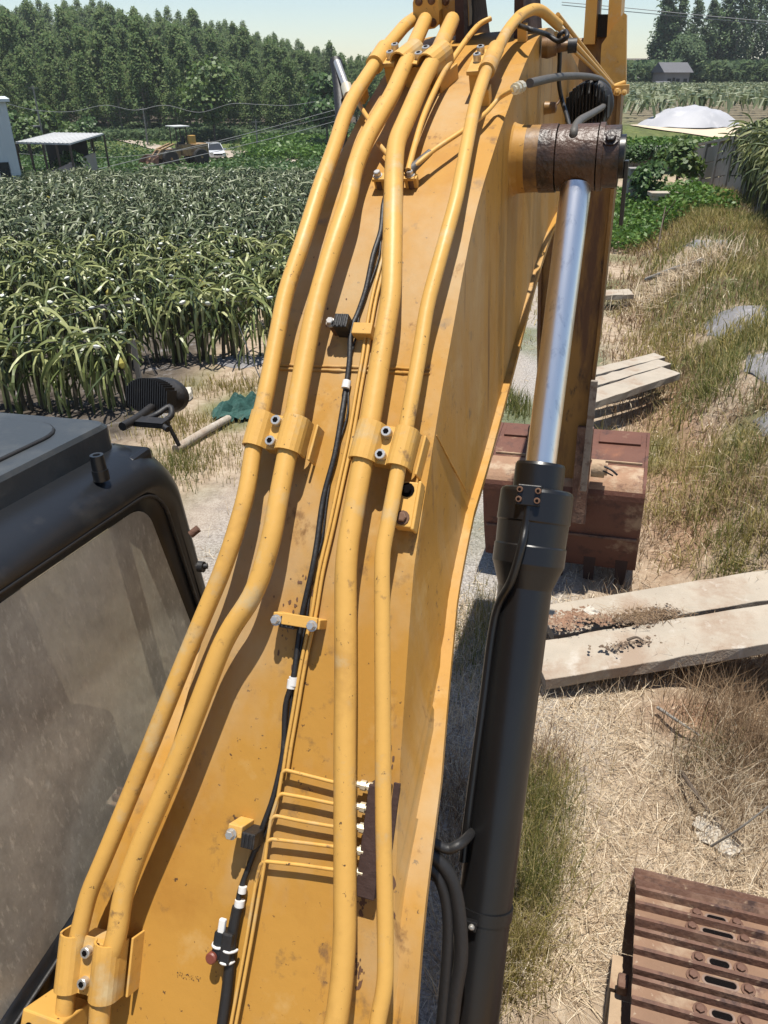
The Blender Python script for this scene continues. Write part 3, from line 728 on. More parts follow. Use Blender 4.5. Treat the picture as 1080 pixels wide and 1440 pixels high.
ln = [pb-cd*.03, pb-cd*.09, L3(cyl_point(770))+fr*.118-side*.012, L3(cyl_point(815))+fr*.100-side*.030, L3(cyl_point(870))+fr*.058-side*.070, L3(cyl_point(1000))+fr*.05-side*.074, L3(cyl_point(1150))+fr*.05-side*.076, L3(cyl_point(1210))+fr*.05-side*.074]
b = MB(); b.tube(spline(ln, 5), .0125, 10); b.build('cylinder_line', M['black'], cylo)
for pts, r_ in (([(598,1176),(612,1186),(630,1194),(645,1188),(655,1180),(664,1170)], .0145), ([(598,1196),(612,1206),(628,1224),(640,1252),(647,1300),(648,1350),(640,1400),(632,1470)], .020), ([(598,1212),(614,1230),(626,1262),(630,1310),(626,1380),(618,1470)], .016), ([(602,1232),(615,1238),(624,1246),(636,1268)], .007)):
    b = MB(); b.tube(spline([L3(on_t(x, y, 2.14+(.14 if (x, y) == (664,1170) else .05 if (x, y) == (655,1180) else 0))) for x, y in pts], 5), r_, 10); b.build('hydraulic_hose', M['rubber'], cylo)
pb = L3(cyl_point(1283))+fr*.092-side*.03
b = MB(); b.box(pb, side*.025, cd*.014, fr*.010); b.bolt(pb+side*.012+fr*.01, fr, .006, .008, 1); b.bolt(pb-side*.012+fr*.01, fr, .006, .008, 1); b.build('line_clip', [M['black'], M['steel']], cylo, .002)
b = MB(); b.lathe(L3(CYA)+cd*foot, side, [(-.06,.10),(.06,.10)], 24); b.build('cylinder_eye', M['black'], cylo)
# rod eye, boss and pin at the boom
PC = L3(CYB)
b = MB(); b.lathe(PC, side, [(-.062,.092),(.052,.092)], 32); b.build('rod_eye', M['grease'], cylo, .006)
b = MB(); b.lathe(PC, side, [(-.20,.106),(-.19,.100),(-.175,.096),(-.155,.095)], 32); b.build('boss_casting', M['yellow'], boom)
b = MB(); b.lathe(PC, side, [(-.157,.0945),(-.11,.0935)], 32); b.build('pin_boss', M['stained'], boom)
b = MB(); b.lathe(PC, side, [(-.115,.0955),(-.066,.0955)], 32); b.build('boss_collar', M['grease'], boom)
b = MB(); b.lathe(PC, side, [(.056,.094),(.070,.094),(.070,.085),(.115,.085)], 32); b.bolt(PC+Vector((.090,-.066,.054)), (0,-.75,.62), .016, .014, 0); b.build('pin_cap', M['grease'], boom, .004)
b = MB(); b.lathe(PC, side, [(.115,.06),(.13,.06)], 24); b.box(PC+Vector((.137,-.0,-.10)), Vector((.006,0,0)), Vector((0,.02,0)), Vector((0,0,.09))); b.build('pin_keeper', M['black'], boom, .002)
# work light on the flank
def lamp(c, axis, r, name, parent, nf=13, sq=1.0):
    c, axis = V(c), V(axis).normalized(); up = Vector((0,0,1)); x = axis.cross(up).normalized(); y = x.cross(axis)
    b = MB(); b.lathe(c, axis, [(-.055,r*.55),(-.03,r*.86),(0,r),(.02,r),(.02,r*.9)], 28)
    for k in range(nf):
        s_ = (k/(nf-1)*2-1)*.9; hh = r*math.sqrt(max(.02, 1-s_*s_))*.97
        b.box(c+x*s_*r-axis*.052, x*r*.022, y*hh, axis*.022)
    if sq != 1:                                   # oblong lamp
        b.v = [tuple(V(p)-y*((V(p)-c).dot(y)*(1-sq))) for p in b.v]
    return b.build(name, M['rubber'], parent)
wl = on_r(830,148,-.33); lamp(L3(wl), (.15,1,.12), .066*wl.y/2.6, 'work_light', boom)
b = MB(); b.box(L3(wl)+Vector((-.05,.03,-.10)), Vector((.05,0,0)), Vector((0,.02,0)), Vector((0,0,.012))); b.build('lamp_bracket', M['armpaint'], boom)

# --- arm, arm cylinder
ARM_C = -.50
def arm_part():
    b = MB()
    st = [(.24,5.62,.19,.55),(.05,5.55,.21,.62),(-.6,5.50,.22,.62),(-1.6,5.58,.205,.52),(-2.5,5.66,.17,.40),(-3.05,5.70,.155,.32)]
    rings = []
    for u, f, hw, dp in st:
        rings.append([E3(ARM_C-hw, f, u), E3(ARM_C+hw, f, u), E3(ARM_C+hw, f+dp, u), E3(ARM_C-hw, f+dp, u)])
    vs = [p for r_ in rings for p in r_]; n = len(rings)
    fs = [(4*i+k, 4*i+(k+1)%4, 4*(i+1)+(k+1)%4, 4*(i+1)+k) for i in range(n-1) for k in range(4)]
    b.add(vs, fs+[(3,2,1,0), (4*n-4,4*n-3,4*n-2,4*n-1)])
    arm = b.build('arm', M['armpaint'], exc, .012)
    for s_ in (-1, 1):                            # flange strips at the edges of the arm's rear face
        e = MB(); P = [E3(ARM_C+s_*(hw+.004), f-.02, u) for u, f, hw, dp in st]
        for p, q_ in zip(P, P[1:]): e.bar(p, q_, .022, .05, (0,1,0))
        e.build('edge_flange', M['armpaint'], arm)
    return arm
arm = arm_part()
# lugs at the arm's upper end (two yellow plates, black rubber between)
for x0, x1, y0, y1, f_ in ((820,836,-60,62,5.5), (852,870,-60,72,5.5)):
    A, B, C, D = on_f(x0+8,y0,f_), on_f(x1+8,y0,f_), on_f(x1,y1,f_), on_f(x0,y1,f_)
    b = MB(); b.prism([L3(A), L3(B), L3(C), L3(D)], (0,.35,0)); b.build('arm_lug', M['pipe'], arm, .004)
b = MB(); b.prism([L3(on_f(838,20,5.62)), L3(on_f(858,20,5.62)), L3(on_f(856,52,5.62)), L3(on_f(834,52,5.62))], (0,.2,0)); b.build('rubber_guard', M['rubber'], arm, .004)
b = MB(); b.prism([L3(on_f(846,62,5.42)), L3(on_f(877,18,5.42)), L3(on_f(881,20,5.42)), L3(on_f(880,130,5.42)), L3(on_f(843,130,5.42)), L3(on_f(845,74,5.42))], (0,.1,0)); b.build('arm_lug', M['pipe'], arm, .004)
ac0, ac1 = Vector((-.58,2.98,.40)), Vector((-.44,5.62,.50))
dd = (ac1-ac0).normalized(); b = MB()
b.lathe(L3(ac0), dd, [(-.02,.07),(0,.085),(.1,.088),(1.2,.088),(1.2,.104),(1.42,.104),(1.44,.08),(1.46,.08)], 28); aco = b.build('arm_cylinder', M['black'], exc)
b = MB(); b.lathe(L3(ac0), dd, [(1.6,.05),(2.8,.05)], 20); b.build('cylinder_rod', M['chrome'], aco)
b = MB()
for s_ in (-1, 1):
    b.prism([L3(Vector((-.60+s_*.10-.015, f_, u_))) for f_, u_ in ((3.02,.10),(3.00,.34),(3.06,.45),(3.18,.45),(3.32,.36),(3.5,.15))], (.03,0,0))
b.build('cylinder_lug', M['rust_and_shade'], boom, .004)  # shade on the lug plates is painted in with this dark colour
b = MB(); b.lathe(L3(Vector((-.60,3.12,.38))), side, [(-.16,.05),(.16,.05)], 20); b.build('lug_pin', M['rust_and_shade'], boom)

# --- bucket
def bucket():
    yl = [(600,6.42),(622,6.16),(645,5.95),(655,5.82),(668,5.70),(690,5.62),(720,5.64),(748,5.68),(790,5.78)]
    prof = []
    for y, f_ in yl:
        q_ = mpix(792, y); prof.append((f_, q_.z/q_.y*f_))
    rl, rr = -1.10, .17
    c0 = mpix(790, 690); cr_ = c0.x/c0.y*5.65; hw = .615
    rl, rr = cr_-hw, cr_+hw
    lipu = prof[7]; topu = list(prof)
    prof = [(p.x, p.y) for p in spline([Vector((a_, b_, 0)) for a_, b_ in prof], 4)]
    th = .03; b = MB(); n = len(prof)
    inn = [(f_+.028, u_-.022) for f_, u_ in prof]
    O0 = [E3(rl, *p) for p in prof]; O1 = [E3(rr, *p) for p in prof]; I0 = [E3(rl, *p) for p in inn]; I1 = [E3(rr, *p) for p in inn]
    for P, Q in ((O0, O1), (I1, I0)):
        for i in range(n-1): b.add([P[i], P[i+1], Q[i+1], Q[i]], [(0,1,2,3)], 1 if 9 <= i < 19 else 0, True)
    b.add([O0[0],O1[0],I1[0],I0[0]], [(0,1,2,3)]); b.add([O0[-1],O1[-1],I1[-1],I0[-1]], [(0,3,2,1)])
    bk = b.build('bucket', [M['rust_bucket'], M['lit_dust_band']], exc)
    back = [(6.42, topu[0][1]), (6.62, topu[3][1]-.15), (6.55, topu[6][1]-.15), (6.25, topu[8][1]-.02)]
    for r_ in (rl-.022, rr-.006):
        s = MB(); s.prism([E3(r_, *p) for p in prof+back[::-1]], (.028,0,0)); s.build('bucket_side', M['rust_bucket'], bk, .004)
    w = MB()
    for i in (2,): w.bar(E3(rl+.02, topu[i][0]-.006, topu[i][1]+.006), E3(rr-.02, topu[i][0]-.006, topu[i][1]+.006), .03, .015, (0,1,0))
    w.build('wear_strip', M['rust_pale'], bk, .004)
    for k in (-1, 1):
        w = MB(); p0, p1 = topu[0], topu[1]; cx = cr_+k*.40; m0 = E3(cx, p0[0]*.75+p1[0]*.25, p0[1]*.75+p1[1]*.25+.012); m1 = E3(cx, p0[0]*.1+p1[0]*.9, p0[1]*.1+p1[1]*.9+.012)
        w.bar(m0, m1, .34, .02, (0,.5,1)); w.build('wear_plate', M['rust_bucket'], bk, .004)
    lip = MB(); lip.bar(E3(rl, lipu[0]-.008, lipu[1]), E3(rr, lipu[0]-.008, lipu[1]), .022, .03, (0,1,0)); lip.build('lip_bar', M['rust'], bk, .004)
    e = prof[-1]
    for k in range(5):
        c = cr_+(-.52+.26*k); t = MB()
        t.prism([E3(c-.05, e[0]-.03, e[1]+.10), E3(c+.05, e[0]-.03, e[1]+.10), E3(c+.04, e[0]+.02, e[1]-.20), E3(c-.04, e[0]+.02, e[1]-.20)], (0,.07,.0)); t.build('bucket_tooth', M['rust_and_shade'], bk, .006)
    pn = MB(); p = on_f(843,659,5.60); pn.lathe(L3(p), side, [(-.06,.07),(.04,.07),(.04,.05),(.06,.05)], 20); pn.build('link_pin', M['rust_pale'], bk, .004)
    tw = MB(); tw.tube(spline([L3(on_f(850,656,5.45)), L3(on_f(860,661,5.42)), L3(on_f(868,668,5.42))], 4), .008, 6); tw.tube(spline([L3(on_f(848,662,5.45)), L3(on_f(856,666,5.43)), L3(on_f(862,669,5.43))], 4), .006, 6); tw.build('wire_end', M['rubber'], bk)
    for x_ in (742, 812):
        lk = MB(); A, B = on_f(x_+12,600,5.62), on_f(x_,735,5.56); lk.bar(L3(A), L3(B), .05, .12, (1,0,0)); lk.build('bucket_link', M['rust'], bk, .008)
    lk = MB(); A, B = on_f(836,535,5.50), on_f(820,690,5.52); lk.bar(L3(A), L3(B), .03, .05, (1,0,0)); lk.build('link_bar', M['duststeel'], bk, .006)
    return bk
bucket()

# --- tracks
def tracks():
    p = RMI @ (at_y(895,1235,2.0)-CAMP); k = -2.86/p.z; edge = (p*k).x; top = -2.86; SW = .60; PI_ = .19
    fr_, rr_, R_ = 2.02, -1.75, .40
    mid_u = top-R_
    def shoe_bm():
        b = MB(); w = SW/2; L_ = PI_*.48
        b.box((0,0,-.008), (w,0,0), (0,L_,0), (0,0,.008), 3)
        for y_, h_ in ((-L_+.012,.030), (0.0,.028), (L_-.016,.030)):
            b.prism([(-w, y_-.012, 0), (-w, y_+.012, 0), (-w, y_+.007, h_), (-w, y_-.007, h_)], (2*w,0,0), 0)
        for y_, sl, sx in ((.036,.036,.075), (-.036,.056,.095)):
            def oval(a_, b_, z_): return [(math.copysign(max(0, abs(math.cos(t))*0+1), math.cos(t))*(a_-b_)+math.cos(t)*b_, y_+math.sin(t)*b_, z_) for t in [2*math.pi*(i+.5)/16 for i in range(16)]]
            o0, o1 = oval(sl+.007, .019, .0015), oval(sl, .0145, .005); o2 = oval(sl-.002, .013, .0025)
            b.add(o0+o1, [(i, (i+1)%16, 16+(i+1)%16, 16+i) for i in range(16)], 1)
            b.add(o1+o2, [(i, (i+1)%16, 16+(i+1)%16, 16+i) for i in range(16)], 1)
            b.add(o2, [tuple(range(16))], 2)
        return b
    b = shoe_bm()
    me = b.build('track_shoe', [M['rust'], M['slotrim'], M['hole'], M['shoefloor']]); shoe_me = me.data; bpy.data.objects.remove(me)
    bv = MB(); bv.bolt((0,0,0), (0,0,1), .0165, .018, 0); bo = bv.build('shoe_bolt', M['rust']); bolt_me = bo.data; bpy.data.objects.remove(bo)
    # belt path
    Ltop = fr_-rr_; per = 2*Ltop+2*math.pi*R_; n = int(round(per/PI_)); step = per/n
    def path(s):
        s %= per
        if s < Ltop: return rr_+s, top, 0
        s -= Ltop
        if s < math.pi*R_: a_ = s/R_; return fr_+math.sin(a_)*R_, mid_u+math.cos(a_)*R_, -a_
        s -= math.pi*R_
        if s < Ltop: return fr_-s, mid_u-R_, -math.pi
        s -= Ltop; a_ = s/R_; return rr_-math.sin(a_)*R_, mid_u-math.cos(a_)*R_, -math.pi-a_
    for cx in (edge+SW/2, 2*(-.66)-(edge+SW/2)):
        g = MB()
        g.box(E3(cx, (fr_+rr_)/2, mid_u-.02), (.16,0,0), (0,Ltop/2+.05,0), (0,0,.22))
        tr = g.build('track', M['rust_and_shade'], exc, .02)
        for sx in (-1, 1):
            for fa, fb, du in ((2.06, 1.90, .13), (1.885, 1.66, .16), (1.64, -1.5, .19)):
                s_ = MB(); s_.prism([E3(cx+sx*.335-.028, fb, mid_u+du), E3(cx+sx*.335+.024, fb, mid_u+du), E3(cx+sx*.335+.018, fa, mid_u+du-.03), E3(cx+sx*.335-.022, fa, mid_u+du-.03)], (0,0,-.30)); s_.build('track_guard', M['rust_pale'], tr, .012)
            s_ = MB(); s_.box(E3(cx+sx*.318, 1.89, mid_u+.19), (.02,0,0), (0,.03,0), (0,0,.03)); s_.build('guard_plate', M['rust'], tr, .008)
        for f_ in (fr_, rr_):
            w_ = MB(); w_.lathe(E3(cx-.12, f_, mid_u), (1,0,0), [(0,R_-.09),(.07,R_-.09),(.07,R_-.05),(.17,R_-.05),(.17,R_-.09),(.24,R_-.09)], 28); w_.build('idler', M['rust_and_shade'], tr)
        for i in range(n):
            f_, u_, a_ = path(i*step+.045)
            o = bpy.data.objects.new('track_shoe', shoe_me); COL.objects.link(o); o.parent = tr; o.location = E3(cx, f_, u_); o.rotation_euler = (a_, 0, 0)
            if u_ > mid_u+.1 and cx > 0:
                m4 = Matrix.Rotation(a_, 3, 'X')
                for y_, sx in ((.036,.072), (-.036,.092)):
                    for s_ in (-1, 1):
                        q_ = bpy.data.objects.new('shoe_bolt', bolt_me); COL.objects.link(q_); q_.parent = tr
                        q_.location = E3(cx, f_, u_)+m4 @ Vector((s_*sx, y_, .001)); q_.rotation_euler = (a_, 0, 0)
tracks()
# --- revolving deck under the camera (carries boom foot, cab and cylinder)
b = MB(); b.box(E3(-.66,-.9,-2.78), (1.30,0,0), (0,2.0,0), (0,0,.14)); b.lathe(E3(-.66,-.2,-3.30), (0,0,1), [(0,.65),(.38,.65)], 32); deck = b.build('deck', M['yellow'], exc, .02)
for r_ in (-1.20, -.24):
    b = MB(); b.prism([E3(r_-.02, f_, u_) for f_, u_ in ((-.1,-2.64),(.15,-2.35),(.5,-2.18),(.9,-2.3),(1.15,-2.64))], (.04,0,0)); b.build('boom_ear', M['yellow'], deck, .005)
b = MB(); b.lathe(E3(-1.3,.55,-2.42), (1,0,0), [(0,.07),(1.15,.07)], 20); b.build('foot_pin', M['rust_and_shade'], deck)
# left pipe end: flange with bolts, grey hose ring
A = L3(surf(78,1432,.06)); X, T, N_ = sframe(A+OFF)
b = MB(); b.box(A, X*.055, T*.03, N_*.05); [b.bolt(A+X*s_*.03+N_*.05-T*.005, N_, .008, .006, 1) for s_ in (-1,1)]; b.build('pipe_flange', [M['pipe'], M['hole']], boom, .004)
b = MB(); b.tube([L3(on_t(95,1352,2.0)), L3(on_t(60,1368,2.0)), L3(on_t(20,1410,2.0)), L3(on_t(-20,1470,2.0))], .028, 12); b.build('hydraulic_hose', M['dust_hose'], boom)
# --- cab
def dusty_glass():
    m = bpy.data.materials.new('dusty_glass'); m.use_nodes = True
    nt = m.node_tree; N = nt.nodes; L = nt.links; out = N['Material Output']; bs = N['Principled BSDF']
    tc = N.new('ShaderNodeTexCoord')
    def nz(sc, st=(1,1,1), det=6, ro=.65):
        mp = N.new('ShaderNodeMapping'); mp.inputs['Scale'].default_value = st; L.new(tc.outputs['Object'], mp.inputs[0])
        n = N.new('ShaderNodeTexNoise'); n.inputs['Scale'].default_value = sc; n.inputs['Detail'].default_value = det; n.inputs['Roughness'].default_value = ro
        L.new(mp.outputs[0], n.inputs['Vector']); return n.outputs[0]
    a = N.new('ShaderNodeMapRange'); a.inputs[1].default_value = .38; a.inputs[2].default_value = .66; a.inputs[3].default_value = .50; a.inputs[4].default_value = .86
    L.new(nz(2.2), a.inputs[0])
    b = N.new('ShaderNodeMapRange'); b.inputs[1].default_value = .55; b.inputs[2].default_value = .72; b.inputs[3].default_value = 0; b.inputs[4].default_value = .35
    L.new(nz(60, (1,1,.35), 4, .7), b.inputs[0])
    ad = N.new('ShaderNodeMath'); ad.operation = 'ADD'; ad.use_clamp = True; L.new(a.outputs[0], ad.inputs[0]); L.new(b.outputs[0], ad.inputs[1])
    cr = N.new('ShaderNodeValToRGB'); el = cr.color_ramp.elements; el[0].position = .35; el[0].color = (.40,.385,.33,1); el[1].position = .68; el[1].color = (.53,.51,.44,1)
    L.new(nz(35, (1,1,.5), 5, .75), cr.inputs[0]); L.new(cr.outputs[0], bs.inputs['Base Color'])
    bs.inputs['Roughness'].default_value = .35; bs.inputs['Specular IOR Level'].default_value = .5
    tr = N.new('ShaderNodeBsdfTransparent'); tr.inputs[0].default_value = (.80,.82,.78,1)
    mx = N.new('ShaderNodeMixShader'); L.new(ad.outputs[0], mx.inputs[0]); L.new(tr.outputs[0], mx.inputs[1]); L.new(bs.outputs[0], mx.inputs[2]); L.new(mx.outputs[0], out.inputs[0])
    return m
M['glass'] = dusty_glass()
CR = -1.19
def rounded(poly, rs, n=6):
    out = []; P = [Vector((a, b, 0)) for a, b in poly]; k = len(P)
    for i in range(k):
        a, b, c = P[i-1], P[i], P[(i+1)%k]; r = rs[i]
        d0, d1 = (a-b).normalized(), (c-b).normalized(); half = d0.angle(d1)/2; cut = r/math.tan(half)
        s, e = b+d0*cut, b+d1*cut; ctr = b+(d0+d1).normalized()*(r/math.sin(half))
        for j in range(n+1):
            t = j/n; v = (s-ctr).lerp(e-ctr, t); v = v.normalized()*r; out.append(((ctr+v).x, (ctr+v).y))
    return out
def cab_side(rs_, sgn):
    outer = [(-.10,-.70),(1.63,-.800),(1.74,-2.42),(-.10,-2.52)]
    def ring(ins, bot, rr, fi=0): return rounded([(-.10+ins,-.70-ins*1.0),(1.70-ins-fi,-.803-ins),(1.85-ins-fi,-2.42+bot),(-.10+ins,-2.52+bot)], [rr]*4)
    rings = []
    for k in range(8):
        a_ = math.pi/2*k/7; i_ = .085*(1-math.cos(a_)); rings.append((ring(i_, i_, .17-.5*i_), rs_-sgn*.17*(1-math.sin(a_))))
    rings += [(ring(.090,.62,.12,.02), rs_-sgn*.002), (ring(.096,.66,.115,.05), rs_-sgn*.010), (ring(.10,.67,.11,.055), rs_-sgn*.018), (ring(.122,.69,.09,.065), rs_-sgn*.020), (ring(.127,.695,.085,.07), rs_-sgn*.09)]
    b = MB(); n = len(rings[0][0]); vs = []
    for rg, r_ in rings: vs += [E3(r_, f_, u_) for f_, u_ in rg]
    fs = [(i*n+k, i*n+(k+1)%n, (i+1)*n+(k+1)%n, (i+1)*n+k) for i in range(len(rings)-1) for k in range(n)]
    b.add(vs, fs, 0, True)
    return b, ring(.124,.692,.088,.067)
b, win = cab_side(CR, 1)
cabo = b.build('cab', M['cab'], exc)
g = MB(); g.add([E3(CR-.020, f_, u_) for f_, u_ in win], [tuple(range(len(win)))]); g.build('window_pane', M['glass'], cabo)
g = MB(); rim = [E3(CR-.004, f_, u_) for f_, u_ in rounded([(-.0,-.793),(1.56,-.896),(1.69,-1.77),(-.0,-1.86)], [.12]*4)]
g.tube(rim+[rim[0]], .006, 6); g.build('window_seal', M['rubber'], cabo)
b, win2 = cab_side(CR-1.02, -1); b.build('cab_frame', M['cab'], cabo)
g = MB(); g.add([E3(CR-1.00, f_, u_) for f_, u_ in win2], [tuple(range(len(win2)))]); g.build('window_pane', M['glass'], cabo)
# roof skin between the two frames, raised panel, hatch with its gasket
b = MB(); b.prism([E3(CR-.15,-.06,-.705), E3(CR-.15,1.60,-.803), E3(CR-.15,1.60,-.85), E3(CR-.15,-.06,-.75)], (-.72,0,0)); b.build('cab_roof', M['cab'], cabo)
def roofpt(r, f, dz=0): return E3(r, f, -.70-.0555*(f+.02)+dz)
b = MB(); rp = rounded([(CR-.150,-.06),(CR-.125,1.585),(CR-.90,1.585),(CR-.90,-.06)], [.04]*4, 4)
n = len(rp); b.add([roofpt(x,y,-.02) for x,y in rp]+[roofpt(x,y,.050) for x,y in rp]+[roofpt(CR-.52+(x-CR+.52)*.985,.73+(y-.73)*.985,.062) for x,y in rp], [(i,(i+1)%n,n+(i+1)%n,n+i) for i in range(n)]+[(n+i,n+(i+1)%n,2*n+(i+1)%n,2*n+i) for i in range(n)]+[tuple(range(2*n,3*n))])
rpo = b.build('roof_panel', M['cabroof'], cabo)
b = MB(); hp_ = rounded([(CR-.225,.35),(CR-.20,1.51),(CR-.86,1.51),(CR-.86,.35)], [.10]*4, 6); n = len(hp_)
b.add([roofpt(x,y,.060) for x,y in hp_]+[roofpt(x,y,.070) for x,y in hp_], [(i,(i+1)%n,n+(i+1)%n,n+i) for i in range(n)]+[tuple(range(n,2*n))]); b.build('roof_hatch', M['cabroof'], cabo)
b = MB(); P = [roofpt(x,y,.064) for x,y in hp_]; b.tube(P+[P[0]], .006, 6); b.build('hatch_gasket', M['rubber'], cabo)
# front frame: sill, header, glass; rear panel; floor
b = MB(); b.bar(E3(CR-.05,1.58,-.848), E3(CR-.97,1.58,-.848), .10, .07, (0,0,1)); b.build('front_header', M['cab'], cabo, .015)
b = MB(); b.bar(E3(CR-.05,1.78,-2.38), E3(CR-.97,1.78,-2.38), .10, .10, (0,0,1)); b.build('front_sill', M['cab'], cabo, .015)
g = MB(); g.add([E3(CR-.06,1.66,-.90), E3(CR-.96,1.66,-.90), E3(CR-.96,1.79,-2.33), E3(CR-.06,1.79,-2.33)], [(0,1,2,3)]); g.build('windscreen', M['glass'], cabo)
b = MB(); b.box(E3(CR-.51,-.04,-1.95), (.42,0,0), (0,.03,0), (0,0,.50)); b.build('rear_panel', M['cab'], cabo, .01)
b = MB(); b.box(E3(CR-.51,.80,-2.46), (.46,0,0), (0,.85,0), (0,0,.03)); b.build('cab_floor', M['console'], cabo)
b = MB(); b.box(E3(CR-.58,.42,-1.92), (.24,0,0), (0,.26,0), (0,0,.09)); b.box(E3(CR-.58,.14,-1.50), (.23,0,0), (0,.07,-.02), (0,.05,.36)); b.box(E3(CR-.58,.10,-1.03), (.13,0,0), (0,.05,0), (0,0,.10)); b.build('driver_seat', M['seat'], cabo, .05)
b = MB(); b.box(E3(CR-.24,.72,-1.83), (.09,0,0), (0,.34,0), (0,0,.09)); b.box(E3(CR-.19,1.22,-1.62), (.07,0,0), (0,.09,0), (0,0,.13)); b.build('control_console', M['console'], cabo, .025)
b = MB(); b.tube(spline([E3(CR-.25,.95,-1.75), E3(CR-.25,.97,-1.60), E3(CR-.26,.96,-1.52)], 4), [.014,.014,.014,.014,.02,.026,.028,.026,.018], 10); b.build('joystick', M['rubber'], cabo)
b = MB(); c0 = on_r(199,728,CR-.07); c0 = L3(c0); b.tube([c0+Vector((0, math.cos(a_)*.062, math.sin(a_)*.085)) for a_ in [2*math.pi*k/24 for k in range(25)]], .009, 8); b.build('window_mirror', M['rubber'], cabo)
b = MB(); b.tube([E3(CR-.09,1.46,-.92), E3(CR-.10,1.50,-1.8)], .022, 10); b.build('inner_rail', M['console'], cabo)
b = MB(); b.tube([E3(CR-.45,1.15,-2.4), E3(CR-.50,1.0,-1.75)], .03, 12); b.tube([E3(CR-.5,1.0,-1.72)+Vector((math.cos(a_)*.17, math.sin(a_)*.15, math.sin(a_)*.07)) for a_ in [2*math.pi*k/24 for k in range(25)]], .014, 8); b.build('steering_wheel', M['rubber'], cabo)
kp = Vector((-1.235,1.40,-.785)); b = MB(); b.lathe(L3(kp), (0,0.04,1), [(-.02,.020),(.008,.020),(.008,.018),(.046,.0165),(.046,.009),(.040,.008)], 20); b.build('roof_knob', M['cab'], cabo)
# front lamp on the roof
lc = on_t(229,556,2.35); lamp(L3(lc), (.12,.93,-.30), .085, 'cab_lamp', cabo, 19, .64)
b = MB(); b.tube(spline([L3(on_t(172,600,2.13)), L3(on_t(195,587,2.2)), L3(on_t(213,573,2.27))], 4), .013, 8)
b.tube(spline([L3(on_t(200,592,2.2)), L3(on_t(220,583,2.2)), L3(on_t(238,572,2.22)), L3(on_t(241,584,2.2)), L3(on_t(228,596,2.16)), L3(on_t(236,604,2.14))], 4), .009, 8)
b.tube([L3(on_t(236,596,2.17)), L3(on_t(252,627,2.2))], .006, 6); b.box(L3(on_t(212,594,2.17)), Vector((.05,0,0)), Vector((0,.02,0)), Vector((0,0,.008))); b.build('lamp_mount', M['rubber'], cabo)
b = MB(); b.tube([L3(on_t(268,752,2.10)), L3(on_t(279,743,2.10))], .011, 8); b.build('pillar_stud', M['rust'], cabo)
b = MB(); b.tube([L3(on_t(276,797,2.12)), L3(on_t(292,796,2.12))], .008, 8); b.lathe(L3(on_t(283,797,2.12)), (1,.1,0), [(-.008,.016),(.008,.016)], 10); b.build('pillar_stud', M['rubber'], cabo)

# ------------------------------------------------------------------ planks, sheets, pole, net
def plank(c0, c1, w, th, label, group=None, m='concrete', grooves=0):
    """precast plank from ground-plane end points"""
    c0, c1 = V(c0), V(c1); d = (c1-c0); L_ = d.length; d.normalize(); s = d.cross(Vector((0,0,1))).normalized(); n = s.cross(d)
    b = MB(); N_ = 14; vs = []; rng_ = random.Random(int(L_*1000))
    for i in range(N_+1):
        p = c0+d*L_*i/N_
        j = lambda a_: rng_.uniform(-a_, a_)
        vs += [p-s*(w/2+j(.006))-n*th, p+s*(w/2+j(.006))-n*th, p+s*(w/2+j(.008))+n*j(.004), p+s*w*.17+n*j(.003), p-s*w*.17+n*j(.003), p-s*(w/2+j(.008))+n*j(.004)]
    k = 6; fs = [(i*k+j, i*k+(j+1)%k, (i+1)*k+(j+1)%k, (i+1)*k+j) for i in range(N_) for j in range(k)]
    b.add(vs, fs+[tuple(range(k-1,-1,-1)), tuple(range(N_*k, N_*k+k))])
    o = b.build('concrete_plank', M[m], None, .006, label, 'plank', group)
    o.data.transform(Matrix.Translation(-c0)); o.location = c0
    return o
def on_z(x, y, z):
    q = ray(x, y); return CAMP+q*((z-CAM_H)/q.z)
A0, A1 = on_z(755,928,.20), on_z(1130,868,.42)
plank(A0, A1, .40, .10, 'long pale concrete plank lying nearest the camera on the right, its underside in shadow')
B0, B1 = on_z(768,872,.19), on_z(1120,815,.40)
plank(B0, B1, .36, .10, 'long pale concrete plank behind the nearest one, strewn with dry stems and soil')
for k, (l, x0, y0, x1, y1) in enumerate((('narrow grey concrete plank, rearmost of the three side by side behind the bucket',800,531,928,499),('narrow grey concrete plank, middle one of the three side by side behind the bucket',800,547,935,508),('wider grey concrete plank, nearest of the three side by side above the bucket',800,568,944,520))):
    plank(on_z(x0,y0,.45), on_z(x1,y1,.52), (.20,.22,.30)[k], .09, l, 'three planks side by side')
plank(on_z(805,413,.25), on_z(888,410,.3), .42, .09, 'short pale plank lying beyond the cylinder rod by the grassy slope')
plank(at_g(690,690,.1), at_g(650,615,.1), .3, .07, 'grey plank end half hidden behind the boom and bucket') if False else None
SHEETS = []
def crumbs(pts, z, n, sp, label, m, seed):
    """loose soil and litter: small clods lying on a plank"""
    r = random.Random(seed); b = MB()
    for k in range(n):
        x, y = r.choice(pts); p = on_z(x+r.gauss(0, sp[0]), y+r.gauss(0, sp[1]), z); s_ = .004+.016*r.random()**3
        q = [p+Vector((math.cos(t)*s_*r.uniform(.6,1.3), math.sin(t)*s_*r.uniform(.6,1.3), 0)) for t in (0,1.26,2.5,3.8,5.0)]; top = p+Vector((r.uniform(-.3,.3)*s_, r.uniform(-.3,.3)*s_, s_*r.uniform(.4,1.0)))
        b.add(q+[top], [(i, (i+1)%5, 5) for i in range(5)])
    b.build('soil_crumbs', M[m], None, 0, label, 'soil', None, 'stuff')
crumbs([(778,874),(790,868),(805,866),(822,864),(840,868),(858,872),(800,878)], .292, 900, (9,4.5), 'reddish soil crumbs spilled over the left end of the rear near plank', 'redsoil', 1)
